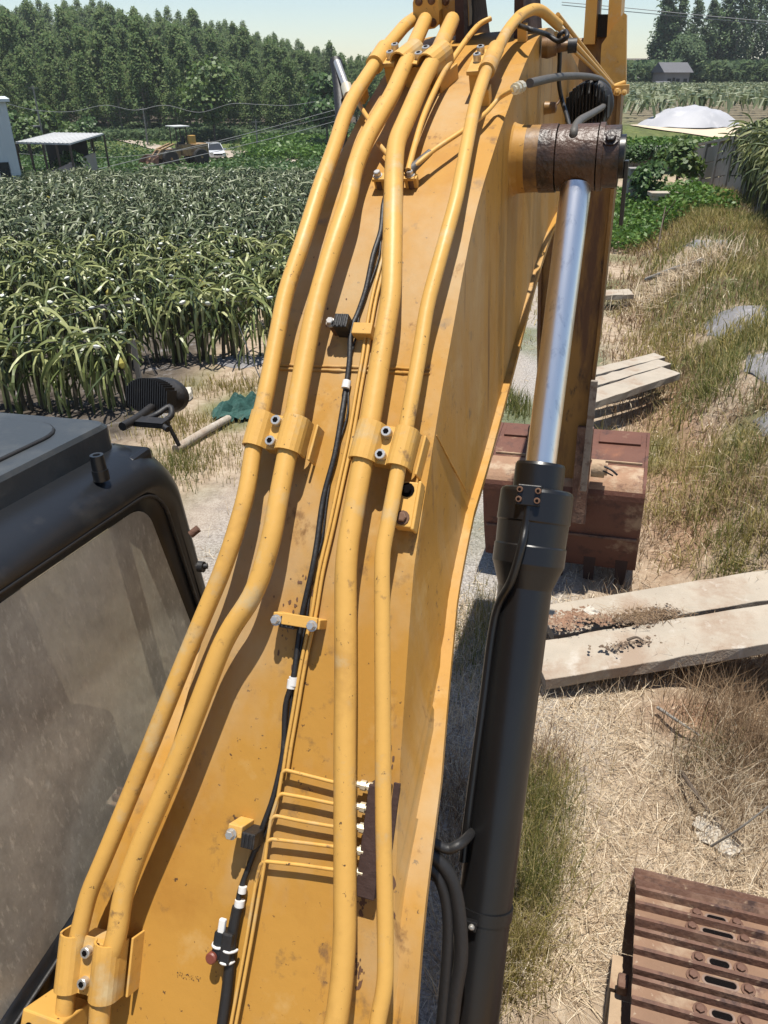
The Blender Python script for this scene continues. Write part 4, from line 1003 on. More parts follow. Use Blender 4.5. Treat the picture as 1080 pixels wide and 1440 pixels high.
crumbs([(880,872),(900,864),(920,860),(938,860),(905,872)], .308, 700, (10,4), 'brown litter crumbs heaped in the middle of the rear near plank', 'litter', 2)
crumbs([(880,905),(900,902),(860,910)], .300, 120, (14,3), 'thin trail of dark crumbs on the nearest plank', 'litter', 3)
def loose_sheet(name, pts, label, cat, m='greysheet', lift=.02, amp=.022):
    _r = random.Random(len(label)); _q = []
    for a_, c_ in zip(pts, pts[1:]+pts[:1]):
        for k in range(3): _q.append((a_[0]+(c_[0]-a_[0])*k/3+_r.uniform(-3.5,3.5), a_[1]+(c_[1]-a_[1])*k/3+_r.uniform(-1.8,1.8)))
    pts = _q
    P = [at_g(x, y, lift) for x, y in pts]; c = sum(P, Vector())/len(P); b = MB(); n = len(P); K = 7; vs = []; SHEETS.append((c.x, c.y, max(abs(p.x-c.x) for p in P), max(abs(p.y-c.y) for p in P)))
    for k in range(K+1):
        for p in P:
            v = c.lerp(p, k/K); z = Hf(v.x, v.y)+lift+amp*(mnoise.noise(Vector((v.x*3, v.y*3, 1)))+.5*mnoise.noise(Vector((v.x*8, v.y*8, 4)))); vs.append((v.x, v.y, z if k < K else z-lift*.7))
    b.add(vs, [(k*n+i, k*n+(i+1)%n, (k+1)*n+(i+1)%n, (k+1)*n+i) for k in range(K) for i in range(n)], 0, False)
    b.add([(v[0], v[1], v[2]-.012) for v in vs], [(k*n+(i+1)%n, k*n+i, (k+1)*n+i, (k+1)*n+(i+1)%n) for k in range(K) for i in range(n)], 0, False)
    return b.build(name, M[m], None, 0, label, cat)
loose_sheet('plastic_sheet', [(962,345),(975,338),(1000,336),(1030,338),(1037,344),(1020,349),(985,350)], 'small grey plastic sheet lying on the bank nearest the right-hand plants', 'sheet')
loose_sheet('plastic_sheet', [(990,455),(1005,438),(1035,430),(1085,428),(1100,446),(1080,456),(1045,466),(1012,474),(995,470)], 'wide grey plastic sheet crumpled on the grassy bank at the right edge', 'sheet')
loose_sheet('plastic_sheet', [(1046,520),(1052,498),(1085,490),(1120,500),(1110,538),(1075,536)], 'grey plastic sheet half buried in yellow grass, lowest of the sheets on the bank', 'sheet')
loose_sheet('plastic_sheet', [(1062,590),(1085,570),(1110,585),(1100,615),(1070,612)], 'dark grey plastic scrap poking from the bank below the other sheets', 'sheet')
loose_sheet('plastic_sheet', [(185,585),(215,560),(250,552),(262,560),(250,575),(215,592)], 'grey plastic mulch sheet beneath the front row of plants by the lamp', 'sheet', lift=.02)
loose_sheet('plastic_sheet', [(300,503),(330,498),(372,500),(378,510),(340,516),(310,514)], 'pale grey mulch sheet at the end of the second plant row', 'sheet', lift=.02)
loose_sheet('stone', [(246,548),(258,540),(272,546),(268,556),(250,556)], 'rounded grey stone lying beside the cab lamp at the field edge', 'stone', 'stone', .10, .03)
a_, b_ = at_g(247,632,.06), at_g(322,588,.06); t_ = MB(); t_.tube([a_, a_.lerp(b_,.5)+Vector((0,0,.01)), b_], [.055,.05,.048], 10)
t_.build('concrete_post', M['concrete'], None, 0, 'whitish fallen concrete post lying on the dry ground by the cab front', 'post')
def net():
    b = MB(); c = at_g(342,572,.08); K = 22; vs = []
    for i in range(K):
        for j in range(K):
            u_, v_ = i/(K-1)*2-1, j/(K-1)*2-1
            x_, y_ = c.x+u_*.36+v_*.15, c.y+v_*.42
            z_ = Hf(x_, y_)+.03+max(0, 1-u_*u_-v_*v_)**.6*.13*(1+1.2*mnoise.noise(Vector((x_*9, y_*9, 2))))+random.uniform(0,.02)
            vs.append((x_, y_, z_))
    b.add(vs, [(i*K+j, i*K+j+1, (i+1)*K+j+1, (i+1)*K+j) for i in range(K-1) for j in range(K-1) if ((i/(K-1)*2-1)**2+(j/(K-1)*2-1)**2) < 1.05], 0, False)
    b.build('green_net', M['net'], None, 0, 'crumpled heap of green netting on the ground at the end of the pale post', 'net')
net()
a_, b_ = at_g(909,393,.12), at_g(988,366,.2); t_ = MB(); t_.tube([a_, a_.lerp(b_,.5)+Vector((0,0,.02)), b_], [.045,.05,.04], 8)
t_.build('wooden_pole', M['pole'], None, 0, 'weathered pale pole lying across the bank above a dry straw heap', 'pole')
for i, (x, y, s_, l) in enumerate(((806,1166-95,.05,'small pale clod in the grass'),(998,1166,.10,'pale green tinged rock on the earth slope near the track'),(1018,1192,.075,'smaller pale rock just below the greenish rock by the track'),(832,862,.06,'white stone lying among dry stems on the rear plank'))):
    if i == 0: continue
    p = on_z(832,862,.28) if i == 3 else at_g(x, y, 0)
    b = MB(); rg = random.Random(i); vs = []
    for a in range(5):
        for k in range(8):
            t = math.pi*(a+.5)/5; r_ = s_*(1+rg.uniform(-.25,.25)); vs.append(p+Vector((math.sin(t)*math.cos(k*.785)*r_*1.2, math.sin(t)*math.sin(k*.785)*r_, math.cos(t)*r_*.6)))
    b.add(vs, [(a*8+k, a*8+(k+1)%8, (a+1)*8+(k+1)%8, (a+1)*8+k) for a in range(4) for k in range(8)]+[tuple(range(8)), tuple(range(39,31,-1))], 0, False)
    b.build('rock', M['stone'], None, 0, l, 'rock')
# debris on the near planks, dry branches
def twig(pts, r, label, m='darkbark'):
    b = MB(); P = [V(p) for p in pts]; b.tube(spline(P, 4), [r*(1-.5*i/(4*(len(P)-1))) for i in range(4*(len(P)-1)+1)], 6); return b.build('dry_branch', M[m], None, 0, label, 'branch')
twig([on_z(882,900,.31), on_z(895,896,.33), on_z(905,901,.34)], .012, 'short dark stick lying on the nearest concrete plank')
twig([at_g(925,995,.06), at_g(955,1015,.10), at_g(985,1035,.05)], .012, 'long dry stick on the slope just below the nearest plank', 'pole')
twig([at_g(958,1085,.08), at_g(975,1110,.14), at_g(1000,1145,.10), at_g(1045,1190,.06)], .016, 'dark curved dry branch on the reddish earth slope')
twig([at_g(1000,1190,.1), at_g(1040,1165,.35), at_g(1085,1130,.55)], .008, 'thin pale stalk sticking up at the right edge above the track', 'pole')
twig([at_g(928,330,.1), at_g(935,305,.5), at_g(950,282,.8)], .02, 'thin bare grey stem standing on the far bank')
twig([at_g(925,350,.1), at_g(930,320,.5), at_g(936,290,.75)], .018, 'thin dark bare stem leaning beside the far bank bare stem')
# ------------------------------------------------------------------ dragon fruit plants
def stem_mesh(name, n, rings, L0, L1, hw, seed, top=1.1, spread=.3, width=.9, mats=('stem','oldstem','flower','fruit'), trunk=True):
    """one metre of trellis row: stems climb to the wire and arch down on both sides"""
    r = random.Random(seed); b = MB()
    for i in range(n):
        x = r.uniform(-width/2, width/2); a = r.choice((-1,1))*math.pi/2 + r.gauss(0,.75); L_ = r.uniform(L0, L1)
        p = Vector((x, r.uniform(-.06,.06), top+r.uniform(-.03,.09)-spread*r.random()**2)); el = r.uniform(-.6,1.35); az = r.gauss(0,.16)
        pts = [p]; hd = Vector((math.cos(a), math.sin(a), 0)); st = L_/(rings-1)
        curl = r.uniform(1.7,3.5)/(rings-1)
        for k in range(rings-1):
            p = p+(hd*math.cos(el)+Vector((0,0,1))*math.sin(el))*st; pts.append(p); el = max(el-curl*r.uniform(.3,1.7), -1.52); a += az; hd = Vector((math.cos(a), math.sin(a), 0))
        w = hw*r.uniform(.75,1.25); tw = r.uniform(0, 2)
        vs = []
        for k, q in enumerate(pts):
            t = (pts[min(k+1,rings-1)]-pts[max(k-1,0)]).normalized(); s_ = t.cross(Vector((.3,.2,1))).normalized(); u_ = s_.cross(t)
            ww = w*(1.0 if 0 < k < rings-1 else .45)*(1+.18*math.sin(k*2.1+i))
            for c in range(3):
                an = tw+k*.12+c*2.094; vs.append(q+(s_*math.cos(an)+u_*math.sin(an))*ww)
        fs = [(k*3+c, k*3+(c+1)%3, (k+1)*3+(c+1)%3, (k+1)*3+c) for k in range(rings-1) for c in range(3)]
        b.add(vs, fs, 0, False)
    b_t = MB()
    if trunk:
        for i in range(5):
            x = r.uniform(-width/2, width/2); p0 = Vector((x, r.uniform(-.08,.08), -.05)); p1 = Vector((x+r.uniform(-.1,.1), 0, top))
            b_t.tube([p0, p0.lerp(p1,.5)+Vector((r.uniform(-.04,.04), r.uniform(-.04,.04),0)), p1], [.03,.028,.03], 5)
    fl = []; nf = r.choice((1,2,2,3))
    for i in range(nf):
        b_f = MB(); fl.append(b_f)
        c = Vector((r.uniform(-width/2,width/2), r.uniform(-.35,.35), top+r.uniform(-.02,.16)))
        b_f.lathe(c, (r.uniform(-.3,.3), r.uniform(-.3,.3), 1), [(-.02,.012),(.0,.045),(.022,.05),(.034,.02),(.036,.0)], 7, 0, False)
    b_y = MB()
    for i in range(1 if r.random() < .5 else 0):
        c = Vector((r.uniform(-width/2,width/2), r.choice((-1,1))*.3, top-r.uniform(0,.25))); b_y.lathe(c, (r.uniform(-.5,.5),-.5,.8), [(-.05,.02),(0,.05),(.05,.045),(.10,.02)], 8, 0, False)
    return b, b_t, fl, b_y
def make_plant(idx, n, rings, L0, L1, hw, label, group, stem='stem', top=1.1, spread=.3):
    b, bt, bf, by = stem_mesh('p', n, rings, L0, L1, hw, 100+idx, top, spread)
    root = thing('dragon_fruit_plant', (0,0,-50), label, 'plant', group)
    b.build('stems', M[stem], root); bt.build('trunk', M['oldstem'], root)
    for q in bf: q.build('flower', M['flower'], root)
    if by.v: by.build('bud', M['fruit'], root)
    return root
near_v = [make_plant(i, 125, 8, .38, .95, .0165, 'l', 'g', top=.86, spread=.50) for i in range(7)]
right_v = [make_plant(40+i, 190, 7, .30, .85, .021, 'l', 'g', top=1.42, spread=.75) for i in range(4)]
far_v = [make_plant(20+i, 84, 5, .38, .85, .024, 'l', 'g', 'stemfar', top=.84) for i in range(6)]
def ROWDIR(): return Vector((math.cos(rad(2.5)), math.sin(rad(2.5)), 0))
RD = ROWDIR(); LF = 'dragon fruit plants in the left field'
plots = []
for k in range(18):
    y0 = 9.75+2.2*k
    x1 = {0:-3.35, 1:-1.75, 2:-1.6}.get(k, -1.4+.02*k)
    x0 = -.56*y0-1.2
    m = int((x1-x0)/.9)
    for j in range(m):
        x = x1-.45-.9*j; plots.append((k, x, y0+(x+3)*math.tan(rad(2.5)), j))
plots.sort(key=lambda p: p[2])
lab_left = {0:'arching dragon fruit plant in the front row just beyond the cab roof',1:'arching dragon fruit plant in the second row, close behind the front row',2:'dragon fruit plant in the third row of the left field'}
used = [0]*64; cnt = 0; stuffp = []
ORD = ['first','second','third','fourth','fifth','sixth','seventh','eighth','ninth','tenth','eleventh','twelfth','thirteenth','fourteenth','fifteenth','sixteenth','seventeenth','eighteenth','nineteenth','twentieth']
for i, (k, x, y, j) in enumerate(plots):
    if cnt >= 288: stuffp.append((x, y)); continue
    src = random.choice(near_v if k < 5 else far_v)
    c = copy_thing(src, (x, y, Hf(x, y)), random.choice((0, math.pi))+rad(2.5)+random.uniform(-.08,.08), random.uniform(.9,1.12), ('dragon fruit plant, %s from the right end of the %s row of the left field' % (ORD[min(j,19)], 'front' if k == 0 else ORD[k])) if k < 6 else 'dragon fruit plant in the packed middle and far rows of the left field')
    c['group'] = LF if k >= 6 else 'front rows of dragon fruit plants'
    cnt += 1
def stuff_plants(name, pts, group_label, sc, zt=1.0, per=16, seed=3, hw=.05, cat=None):
    r = random.Random(seed); b = MB()
    for x, y in pts:
        z = Hf(x, y)
        for i in range(per):
            px, py = x+r.uniform(-.5,.5)*sc, y+r.uniform(-.25,.25)*sc; a = r.uniform(0, 6.28); d = Vector((math.cos(a), math.sin(a), 0)); s_ = Vector((-d.y, d.x, 0))*hw*sc
            p = Vector((px, py, z+zt*r.uniform(.7,1.1))); q = p+d*.3*sc+Vector((0,0,.06)); e = q+d*.16*sc-Vector((0,0,.5*zt))
            b.add([p-s_, p+s_, q+s_, q-s_, e+s_*.5, e-s_*.5], [(0,1,2,3), (3,2,4,5)])
    return b.build(name, M['stemfar'], None, 0, group_label, cat or 'plants', None, 'stuff')
stuff_plants('field_plants', stuffp, 'dense far rows of dragon fruit plants at the back of the left field', 1.0, 1.05, 22)
# trellis per row: posts and wires
def trellis(pts, label, group, hgt=.92, wr=.006):
    p0 = pts[0]; t = thing('trellis', (p0[0], p0[1], Hf(*p0)), label, 'trellis', group); O = t.location.copy()
    for (x, y) in pts:
        b = MB(); z = Hf(x, y); b.box(Vector((x, y, z+hgt/2-.1))-O, (.03,0,0), (0,.03,0), (0,0,hgt/2+.1)); b.build('post', M['pole'], t)
    for dz in (hgt-.02,):
        b = MB(); b.tube([Vector((x, y, Hf(x, y)+dz))-O for x, y in pts], wr, 5); b.build('wire', M['darkwire'], t)
    return t
ordn = ['front','second','third','fourth','fifth','sixth','seventh','eighth','ninth','tenth']
for k in range(8):
    y0 = 9.75+2.2*k; x1 = {0:-3.25, 1:-1.65, 2:-1.5}.get(k, -1.3); m = int((x1+.56*y0+1)/2.7)
    trellis([(x1-2.7*j, y0+(x1-2.7*j+3)*math.tan(rad(2.5))) for j in range(m+1)], 'grey posts and wire carrying the %s plant row of the left field' % ordn[k], None)
# right-hand rows by the bank
RG = 'dragon fruit plants on the right bank'
for row, (off, lab) in enumerate(((0,'large drooping dragon fruit plant in the row along the right bank'),(2.3,'dragon fruit plant in the row behind the right bank row'))):
    for j in range(17):
        y = 13.9+.80*j; x = 6.7+off+.272*(y-10.6)
        c = copy_thing(random.choice(right_v), (x, y, Hf(x, y)), rad(75)+random.choice((0,math.pi)), random.uniform(.92,1.12), lab); c['group'] = RG if row == 0 else 'second row on the right bank'; c['label'] = ('dragon fruit plant, %s from the near end of the row along the right bank' % ORD[j]) if row == 0 else lab
trellis([(6.5+.272*(y-10.6), y) for y in (13.4,15.2,17,19.5,22,25)], 'pale leaning posts and wire of the plant row on the right bank', None, 1.55)
for o in near_v+far_v+right_v:
    for ch in list(o.children): bpy.data.objects.remove(ch)
    bpy.data.objects.remove(o)
# rows of the far right field (too small to tell apart)
pts = []
for k in range(26):
    y0 = 44+3.4*k
    for j in range(34):
        x = .2*y0+4+j*1.25+(k%2)*.6
        if abs(x-.415*y0*1.0) < 4.2 and y0 < 50: continue
        pts.append((x, y0+random.uniform(-.4,.4)))
stuff_plants('far_crop_rows', pts, 'low rows of crops in the distant field behind the white heap', 1.7, 1.1, 8, 5, .06)

# ------------------------------------------------------------------ trees
def crown(seed, h, r0, n, leaf, kind):
    r = random.Random(seed); b = MB(); clumps = []
    if kind == 'euc':
        nc = 26
        for i in range(nc):
            t = (i+.5)/nc; z = h*(.22+.78*t); rr = r0*(1.02-t)**.62*min(1,t*5+.35)*r.uniform(.5,1.05); a = i*2.4+r.uniform(-.5,.5)
            clumps.append((Vector((math.cos(a)*rr*.75, math.sin(a)*rr*.75, z)), r0*r.uniform(.32,.52)*(1.1-.5*t), .95))
    else:
        nc = 22
        for i in range(nc):
            a, t = r.uniform(0,6.28), r.random(); z = h*(.38+.56*t); rr = r0*math.sin((.15+.8*t)*math.pi)**.6*r.uniform(.4,1.0)
            clumps.append((Vector((math.cos(a)*rr*.8, math.sin(a)*rr*.8, z)), r0*r.uniform(.28,.46), .75))
    vs = []; fs = []
    for i in range(n):
        c, cr_, fl = r.choice(clumps)
        d = Vector((r.gauss(0,1), r.gauss(0,1), r.gauss(0,1))).normalized()*(cr_*r.uniform(.35,1.05)); d.z *= fl
        p = c+d; nn = (Vector((d.x, d.y, 0)).normalized()*.75+Vector((p.x, p.y, 0)).normalized()*.35+Vector((r.gauss(0,.5), r.gauss(0,.5), .95+r.gauss(0,.45)))).normalized(); ax = nn.cross(Vector((r.gauss(0,1), r.gauss(0,1), r.gauss(0,1)))).normalized(); s_ = nn.cross(ax)
        L_ = leaf*r.uniform(.7,1.4); w = L_*(.26 if kind == 'euc' else .42)
        k = len(vs); vs += [p, p+ax*L_*.5+s_*w, p+ax*L_, p+ax*L_*.5-s_*w]; fs.append((k,k+1,k+2,k+3))
    b.add(vs, fs); return b, clumps
def tree_proto(seed, h, r0, n, leaf, kind, lm, bm, label, cat, group, lean=.0):
    root = thing('tree', (0,0,-80), label, cat, group); b, cl = crown(seed, h, r0, n, leaf, kind); b.build('crown', lm, root)
    t = MB(); r = random.Random(seed+5); w = h*.011+.03
    t.tube([(0,0,-.5),(r.uniform(-.1,.1),r.uniform(-.1,.1),h*.4),(r.uniform(-.15,.15),r.uniform(-.15,.15),h*.9)], [w*1.2,w*.85,w*.2], 7)
    for c, cr_, fl in r.sample(cl, min(8, len(cl))):
        z0 = max(h*.25, c.z-h*.14); t.tube([(0,0,z0), c*.6+Vector((0,0,z0*.4)), c], [w*.45,w*.3,w*.12], 5)
    t.build('trunk', bm, root); return root
protos = [tree_proto(i, 10+1.0*(i%3), 2.5+.25*(i%2), 3200, .40, 'euc', M['leaf_euc'], M['bark'], 'l', 'tree', 'g') for i in range(6)]
prd = [tree_proto(40+i, 13+1.0*(i%3), 2.4, 2600, .46, 'euc', M['leaf_dark'], M['bark'], 'l', 'tree', 'g') for i in range(3)]
prb = [tree_proto(60+i, 9+i, 3.6, 3000, .42, 'broad', M['leaf_dark'] if i < 2 else M['bush'], M['darkbark'], 'l', 'tree', 'g') for i in range(3)]
def visible(x, y): return -.62*y-6 < x < .05*y+6
spots = []
y = 114.0
while y < 236:
    x = -.60*y-5
    while x < .17*y+4:
        spots.append((x+random.uniform(-1.5,1.5), y+random.uniform(-1.9,1.9))); x += 3.9
    y += 5.2 if y < 150 else 6.4
spots.sort(key=lambda p: p[1])
def skyline(x, y):                               # the wood on the hill thins out to the right, the hill falls
    return True
ft, rest = [], []
cap = lambda x, y: 1.0
for i, (x, y) in enumerate(spots):
    if len(ft) < 285 and x < .01*y+4: ft.append((x, y))
    else: rest.append((x, y))
for i, (x, y) in enumerate(ft):
    front = y < 121
    c = copy_thing(random.choice(protos), (x, y, Hf(x, y)), random.uniform(0,6.28), random.uniform(.72,1.2)*(1-.30*float(sstep(x,-42,-4))), 'tall slender tree at the front edge of the dense hillside plantation' if front else 'tall slender tree within the dense plantation on the hill'); c['group'] = 'front trees of the plantation' if front else 'trees of the hillside plantation'
if rest:
    b = MB(); src = protos[0].children[0].data; lv = np.array([v.co[:] for v in src.vertices]); lf = [tuple(p.vertices) for p in src.polygons][::2]
    vs_all = []; fs_all = []
    for (x, y) in rest:
        a = random.uniform(0,6.28); s_ = random.uniform(.75,1.1)*(1-.30*float(sstep(x,-42,-4))); ca, sa = math.cos(a)*s_, math.sin(a)*s_
        w = lv @ np.array([[ca, sa, 0],[-sa, ca, 0],[0,0,s_]]) + np.array([x, y, Hf(x, y)]); k = len(vs_all)
        vs_all += w.tolist(); fs_all += [tuple(k+i for i in f) for f in lf]
    me = bpy.data.meshes.new('far_wood'); me.from_pydata(vs_all, [], fs_all); me.materials.append(M['leaf_euc']); link('far_wood', me, None, 0, 'rearmost tree tops of the plantation along the hill crest', 'wood', None, 'stuff')
def put(src, x, y, sc, label, group=None, cat=None, rz=None, z=None):
    c = copy_thing(src, (x, y, Hf(x, y) if z is None else z), random.uniform(0,6.28) if rz is None else rz, sc, label)
    if group: c['group'] = group
    elif 'group' in c: del c['group']
    if cat: c['category'] = cat
    return c
# right-hand skyline: a tall clump, then rounder trees
for i in range(10):
    y = 176+random.uniform(-7,7); x = .310*y+ .148*y*(i/9); p = (x, y)
    put(random.choice(prd), x, y, random.uniform(1.15,1.5)*(1.0-.12*abs(i-5)/5), 'tall dark tree in the high clump standing above the old house', 'tall clump above the house')
for i in range(26):
    y = 166+random.uniform(-8,22); x = .30*y+.62*y*random.random()*.62
    put(random.choice(prb+prd[:1]), x, y, random.uniform(.75,1.15), 'rounded tree in the belt behind the far right field', 'tree belt behind the right field')
for i in range(6):
    y = 150+random.uniform(-6,6); x = .455*y+i*5.0
    put(random.choice(prb), x, y, random.uniform(.8,1.15), 'bushy tree at the right end of the far tree belt', 'bushy trees at the right')
lime = tree_proto(80, 8.5, 4.2, 2600, .5, 'broad', M['leaf_lime'], M['darkbark'], 'light yellow-green bushy tree against the dark plantation edge', 'tree', None)
p = at_y(302,190,108); lime.location = (p.x, 108, Hf(p.x,108)); lime.rotation_euler = (0,0,1)
pale = tree_proto(81, 7.5, 3.2, 2200, .5, 'broad', M['bush'], M['darkbark'], 'grey-green leafy tree beside the boom at the plantation edge', 'tree', None)
p = at_y(460,200,100); pale.location = (p.x, 100, Hf(p.x,100))
bushp = [tree_proto(90+i, 1.5, .75, 900, .16, 'broad', M['bush'], M['darkbark'], 'l', 'bush', 'g') for i in range(2)]
bushl = tree_proto(95, 1.5, .75, 900, .16, 'broad', M['leaf_lime'], M['darkbark'], 'l', 'bush', 'g')
def bush_at(src, x, y, Y, sc, label, group=None):
    p = at_y(x, y, Y); return put(src, p.x, Y, sc, label, group, 'bush')
bush_at(bushp[0], 909, 282, 25.5, .85, 'compact dark green bush beyond the green ground cover')
bush_at(bushl, 952, 268, 27, 1.1, 'loose light green shrub in front of the grey wall')
for i, x in enumerate((872,884,895,906,917,929,941,953,965,977,990)):
    bush_at(random.choice(bushp), x, 205, 34.95+random.uniform(-.1,.1), random.uniform(.5,.62), 'leafy bush hanging over the top of the grey retaining wall', 'hedge above the wall').location.z = Hf(9,34.5)+random.uniform(.10,.28)
for i, (x, y, Y, sc) in enumerate(((38,188,93,2.6),(58,172,100,3.2),(100,196,88,2.2),(20,182,97,2.6),(125,190,99,2.2))):
    bush_at(bushl if i < 3 else bushp[0], x, y, Y, sc, 'light green bush behind the white shed by the sandy track', 'bushes behind the shed')
bush_at(bushl, 92, 234, 47, 1.15, 'small bright bush climbing the brick wall of the open shed')
bush_at(bushp[1], 106, 234, 47.6, 1.3, 'dark bush at the corner of the open shed')
for o in protos+prd+prb+bushp+[bushl]:
    for ch in list(o.children): bpy.data.objects.remove(ch)
    bpy.data.objects.remove(o)
# ------------------------------------------------------------------ left background: roads, sheds, vehicles
def strip(name, pts, w, m, lift=.05):
    P = [at_g(x, y) for x, y in pts]; Q = []
    for a, c in zip(P, P[1:]):
        for k in range(6): Q.append(a.lerp(c, k/6))
    Q.append(P[-1]); vs = []
    for i, p in enumerate(Q):
        d = Q[min(i+1,len(Q)-1)]-Q[max(i-1,0)]; s = Vector((-d.y, d.x, 0)).normalized()
        ww = w[0]+(w[1]-w[0])*i/(len(Q)-1)
        for k in range(-2, 3):
            q = p+s*ww*k/4; vs.append((q.x, q.y, Hf(q.x, q.y)+lift))
    b = MB(); b.add(vs, [(i*5+k, i*5+k+1, (i+1)*5+k+1, (i+1)*5+k) for i in range(len(Q)-1) for k in range(4)], 0, True)
    return b.build(name, M[m], None, kind='structure')
strip('dirt_road', [(222,239),(262,232),(300,222),(330,213)], (4.4,3.6), 'road', .10)
strip('footpath', [(60,181),(100,187),(150,193),(200,203),(250,216),(285,224)], (1.8,2.4), 'road', .12)
strip('grass_path', [(395,232),(430,216),(470,213)], (1.6,1.6), 'road', .08)
# white sheet-metal shed at the left edge
def white_shed():
    c = at_y(14,258,40); z0 = Hf(c.x, 40)-.1
    q = at_y(0,143,40); h = q.z-z0
    xr = at_y(22,200,40).x; t = thing('white_shed', (xr-4, 42, z0), 'white ribbed metal shed cut off by the left edge', 'shed')
    t.location = (xr, 40.05, z0); t.rotation_euler = (0, 0, rad(25)); O = t.location.copy(); b = MB(); n = 40
    b.box(Vector((xr-4, 43, z0+h/2))-O, (3.9,0,0), (0,2.9,0), (0,0,h/2)); b.build('wall', M['whitesheet'], t)
    for side_ in range(2):
        for i in range(26 if side_ == 0 else 18):
            b = MB()
            if side_ == 0: b.box(Vector((xr-.15-i*.3, 40.085, z0+h/2))-O, (.05,0,0), (0,.02,0), (0,0,h/2))
            else: b.box(Vector((xr-.085, 40.3+i*.31, z0+h/2))-O, (.02,0,0), (0,.05,0), (0,0,h/2))
            b.build('wall_rib', M['whitesheet'], t)
    b = MB(); b.box(Vector((xr-4, 43, z0+h+.06))-O, (4.1,0,0), (0,3.1,0), (0,0,.06)); b.build('roof', M['whitesheet'], t)
    p = at_y(10,238,39.9); b = MB(); b.box(Vector((xr-.75, 40.05, p.z))-O, (.22,0,0), (0,.06,0), (0,0,.32)); b.build('window', M['carglass'], t)
white_shed()
def open_shed():
    Y0, Y1 = 46.0, 55.0
    a, b_, c, d = at_y(22,202,Y0), at_y(98,204,Y0), at_y(146,189.5,Y1), at_y(75,188.5,Y1)
    z = (a.z+b_.z)/2; t = thing('open_shed', (b_.x-2, Y0, Hf(b_.x-2,Y0)), 'low open shed with a flat pale roof and a brick side wall', 'shed'); O = t.location.copy()
    b = MB(); P = [a, b_, Vector((c.x,Y1,c.z)), Vector((d.x,Y1,d.z))]; b.prism([p-O for p in P], (0,0,.09)); b.build('roof', M['sheetroof'], t)
    for i in range(12):
        k = (i+.5)/12; e = MB(); e.bar(P[0].lerp(P[1],k)-O+Vector((0,0,.10)), P[3].lerp(P[2],k)-O+Vector((0,0,.10)), .05, .03); e.build('roof_rib', M['sheetroof'], t)
    for k in range(5):
        for A, B in ((P[0],P[1]), (P[3],P[2])):
            p = A.lerp(B, k/4); g = Hf(p.x, p.y); b = MB(); b.box(Vector((p.x, p.y, (p.z+g)/2))-O, (.05,0,0), (0,.05,0), (0,0,(p.z-g)/2)); b.build('post', M['darkbark'], t)
    # brick walls: right side, courses of bricks too small to tell apart one by one
    w = MB(); g0, g1 = Hf(b_.x, Y0), Hf(c.x, Y1); hb = (b_.z-g0)*.62
    w.prism([Vector((b_.x-.1,Y0,g0-.2))-O, Vector((c.x-.6,Y1-.4,g1-.2))-O, Vector((c.x-.6,Y1-.4,g1+hb+.25))-O, Vector((b_.x-.1,Y0,g0+hb))-O], (-.14,0,0)); w.build('brick_wall', M['brick'], t)
    w = MB(); w.prism([Vector((a.x+.9,Y0-2.2,g0-.2))-O, Vector((b_.x-.15,Y0,g0-.2))-O, Vector((b_.x-.15,Y0,g0+hb))-O, Vector((a.x+.9,Y0-2.2,g0+hb*.45))-O], (0,.14,0)); w.build('brick_wall', M['brick'], t)
    w = MB(); w.bar(Vector((a.x+.9,Y0-2.15,g0+hb*.45+.03))-O, Vector((b_.x-.15,Y0+.07,g0+hb+.03))-O, .2, .06); w.build('wall_coping', M['concrete'], t)
    w = MB(); w.box(Vector(((d.x+c.x)/2-.8, Y1-.3, (P[3].z+g1)/2))-O, ((c.x-d.x)/2-.3,0,0), (0,.05,0), (0,0,(P[3].z-g1)/2)); w.build('back_wall', M['darkwood'], t)
    b = MB(); p = at_y(30,194,50); b.box(p, (1.3,0,0), (0,2.0,0), (0,0,.06)); b.box(p+Vector((1.0,-1.9,-1.3)), (.05,0,0), (0,.05,0), (0,0,1.3)); b.box(p+Vector((-1.0,-1.9,-1.3)), (.05,0,0), (0,.05,0), (0,0,1.3)); b.build('shed_awning', M['houseroof'], t)
    t.children[-1].location = -O
open_shed()
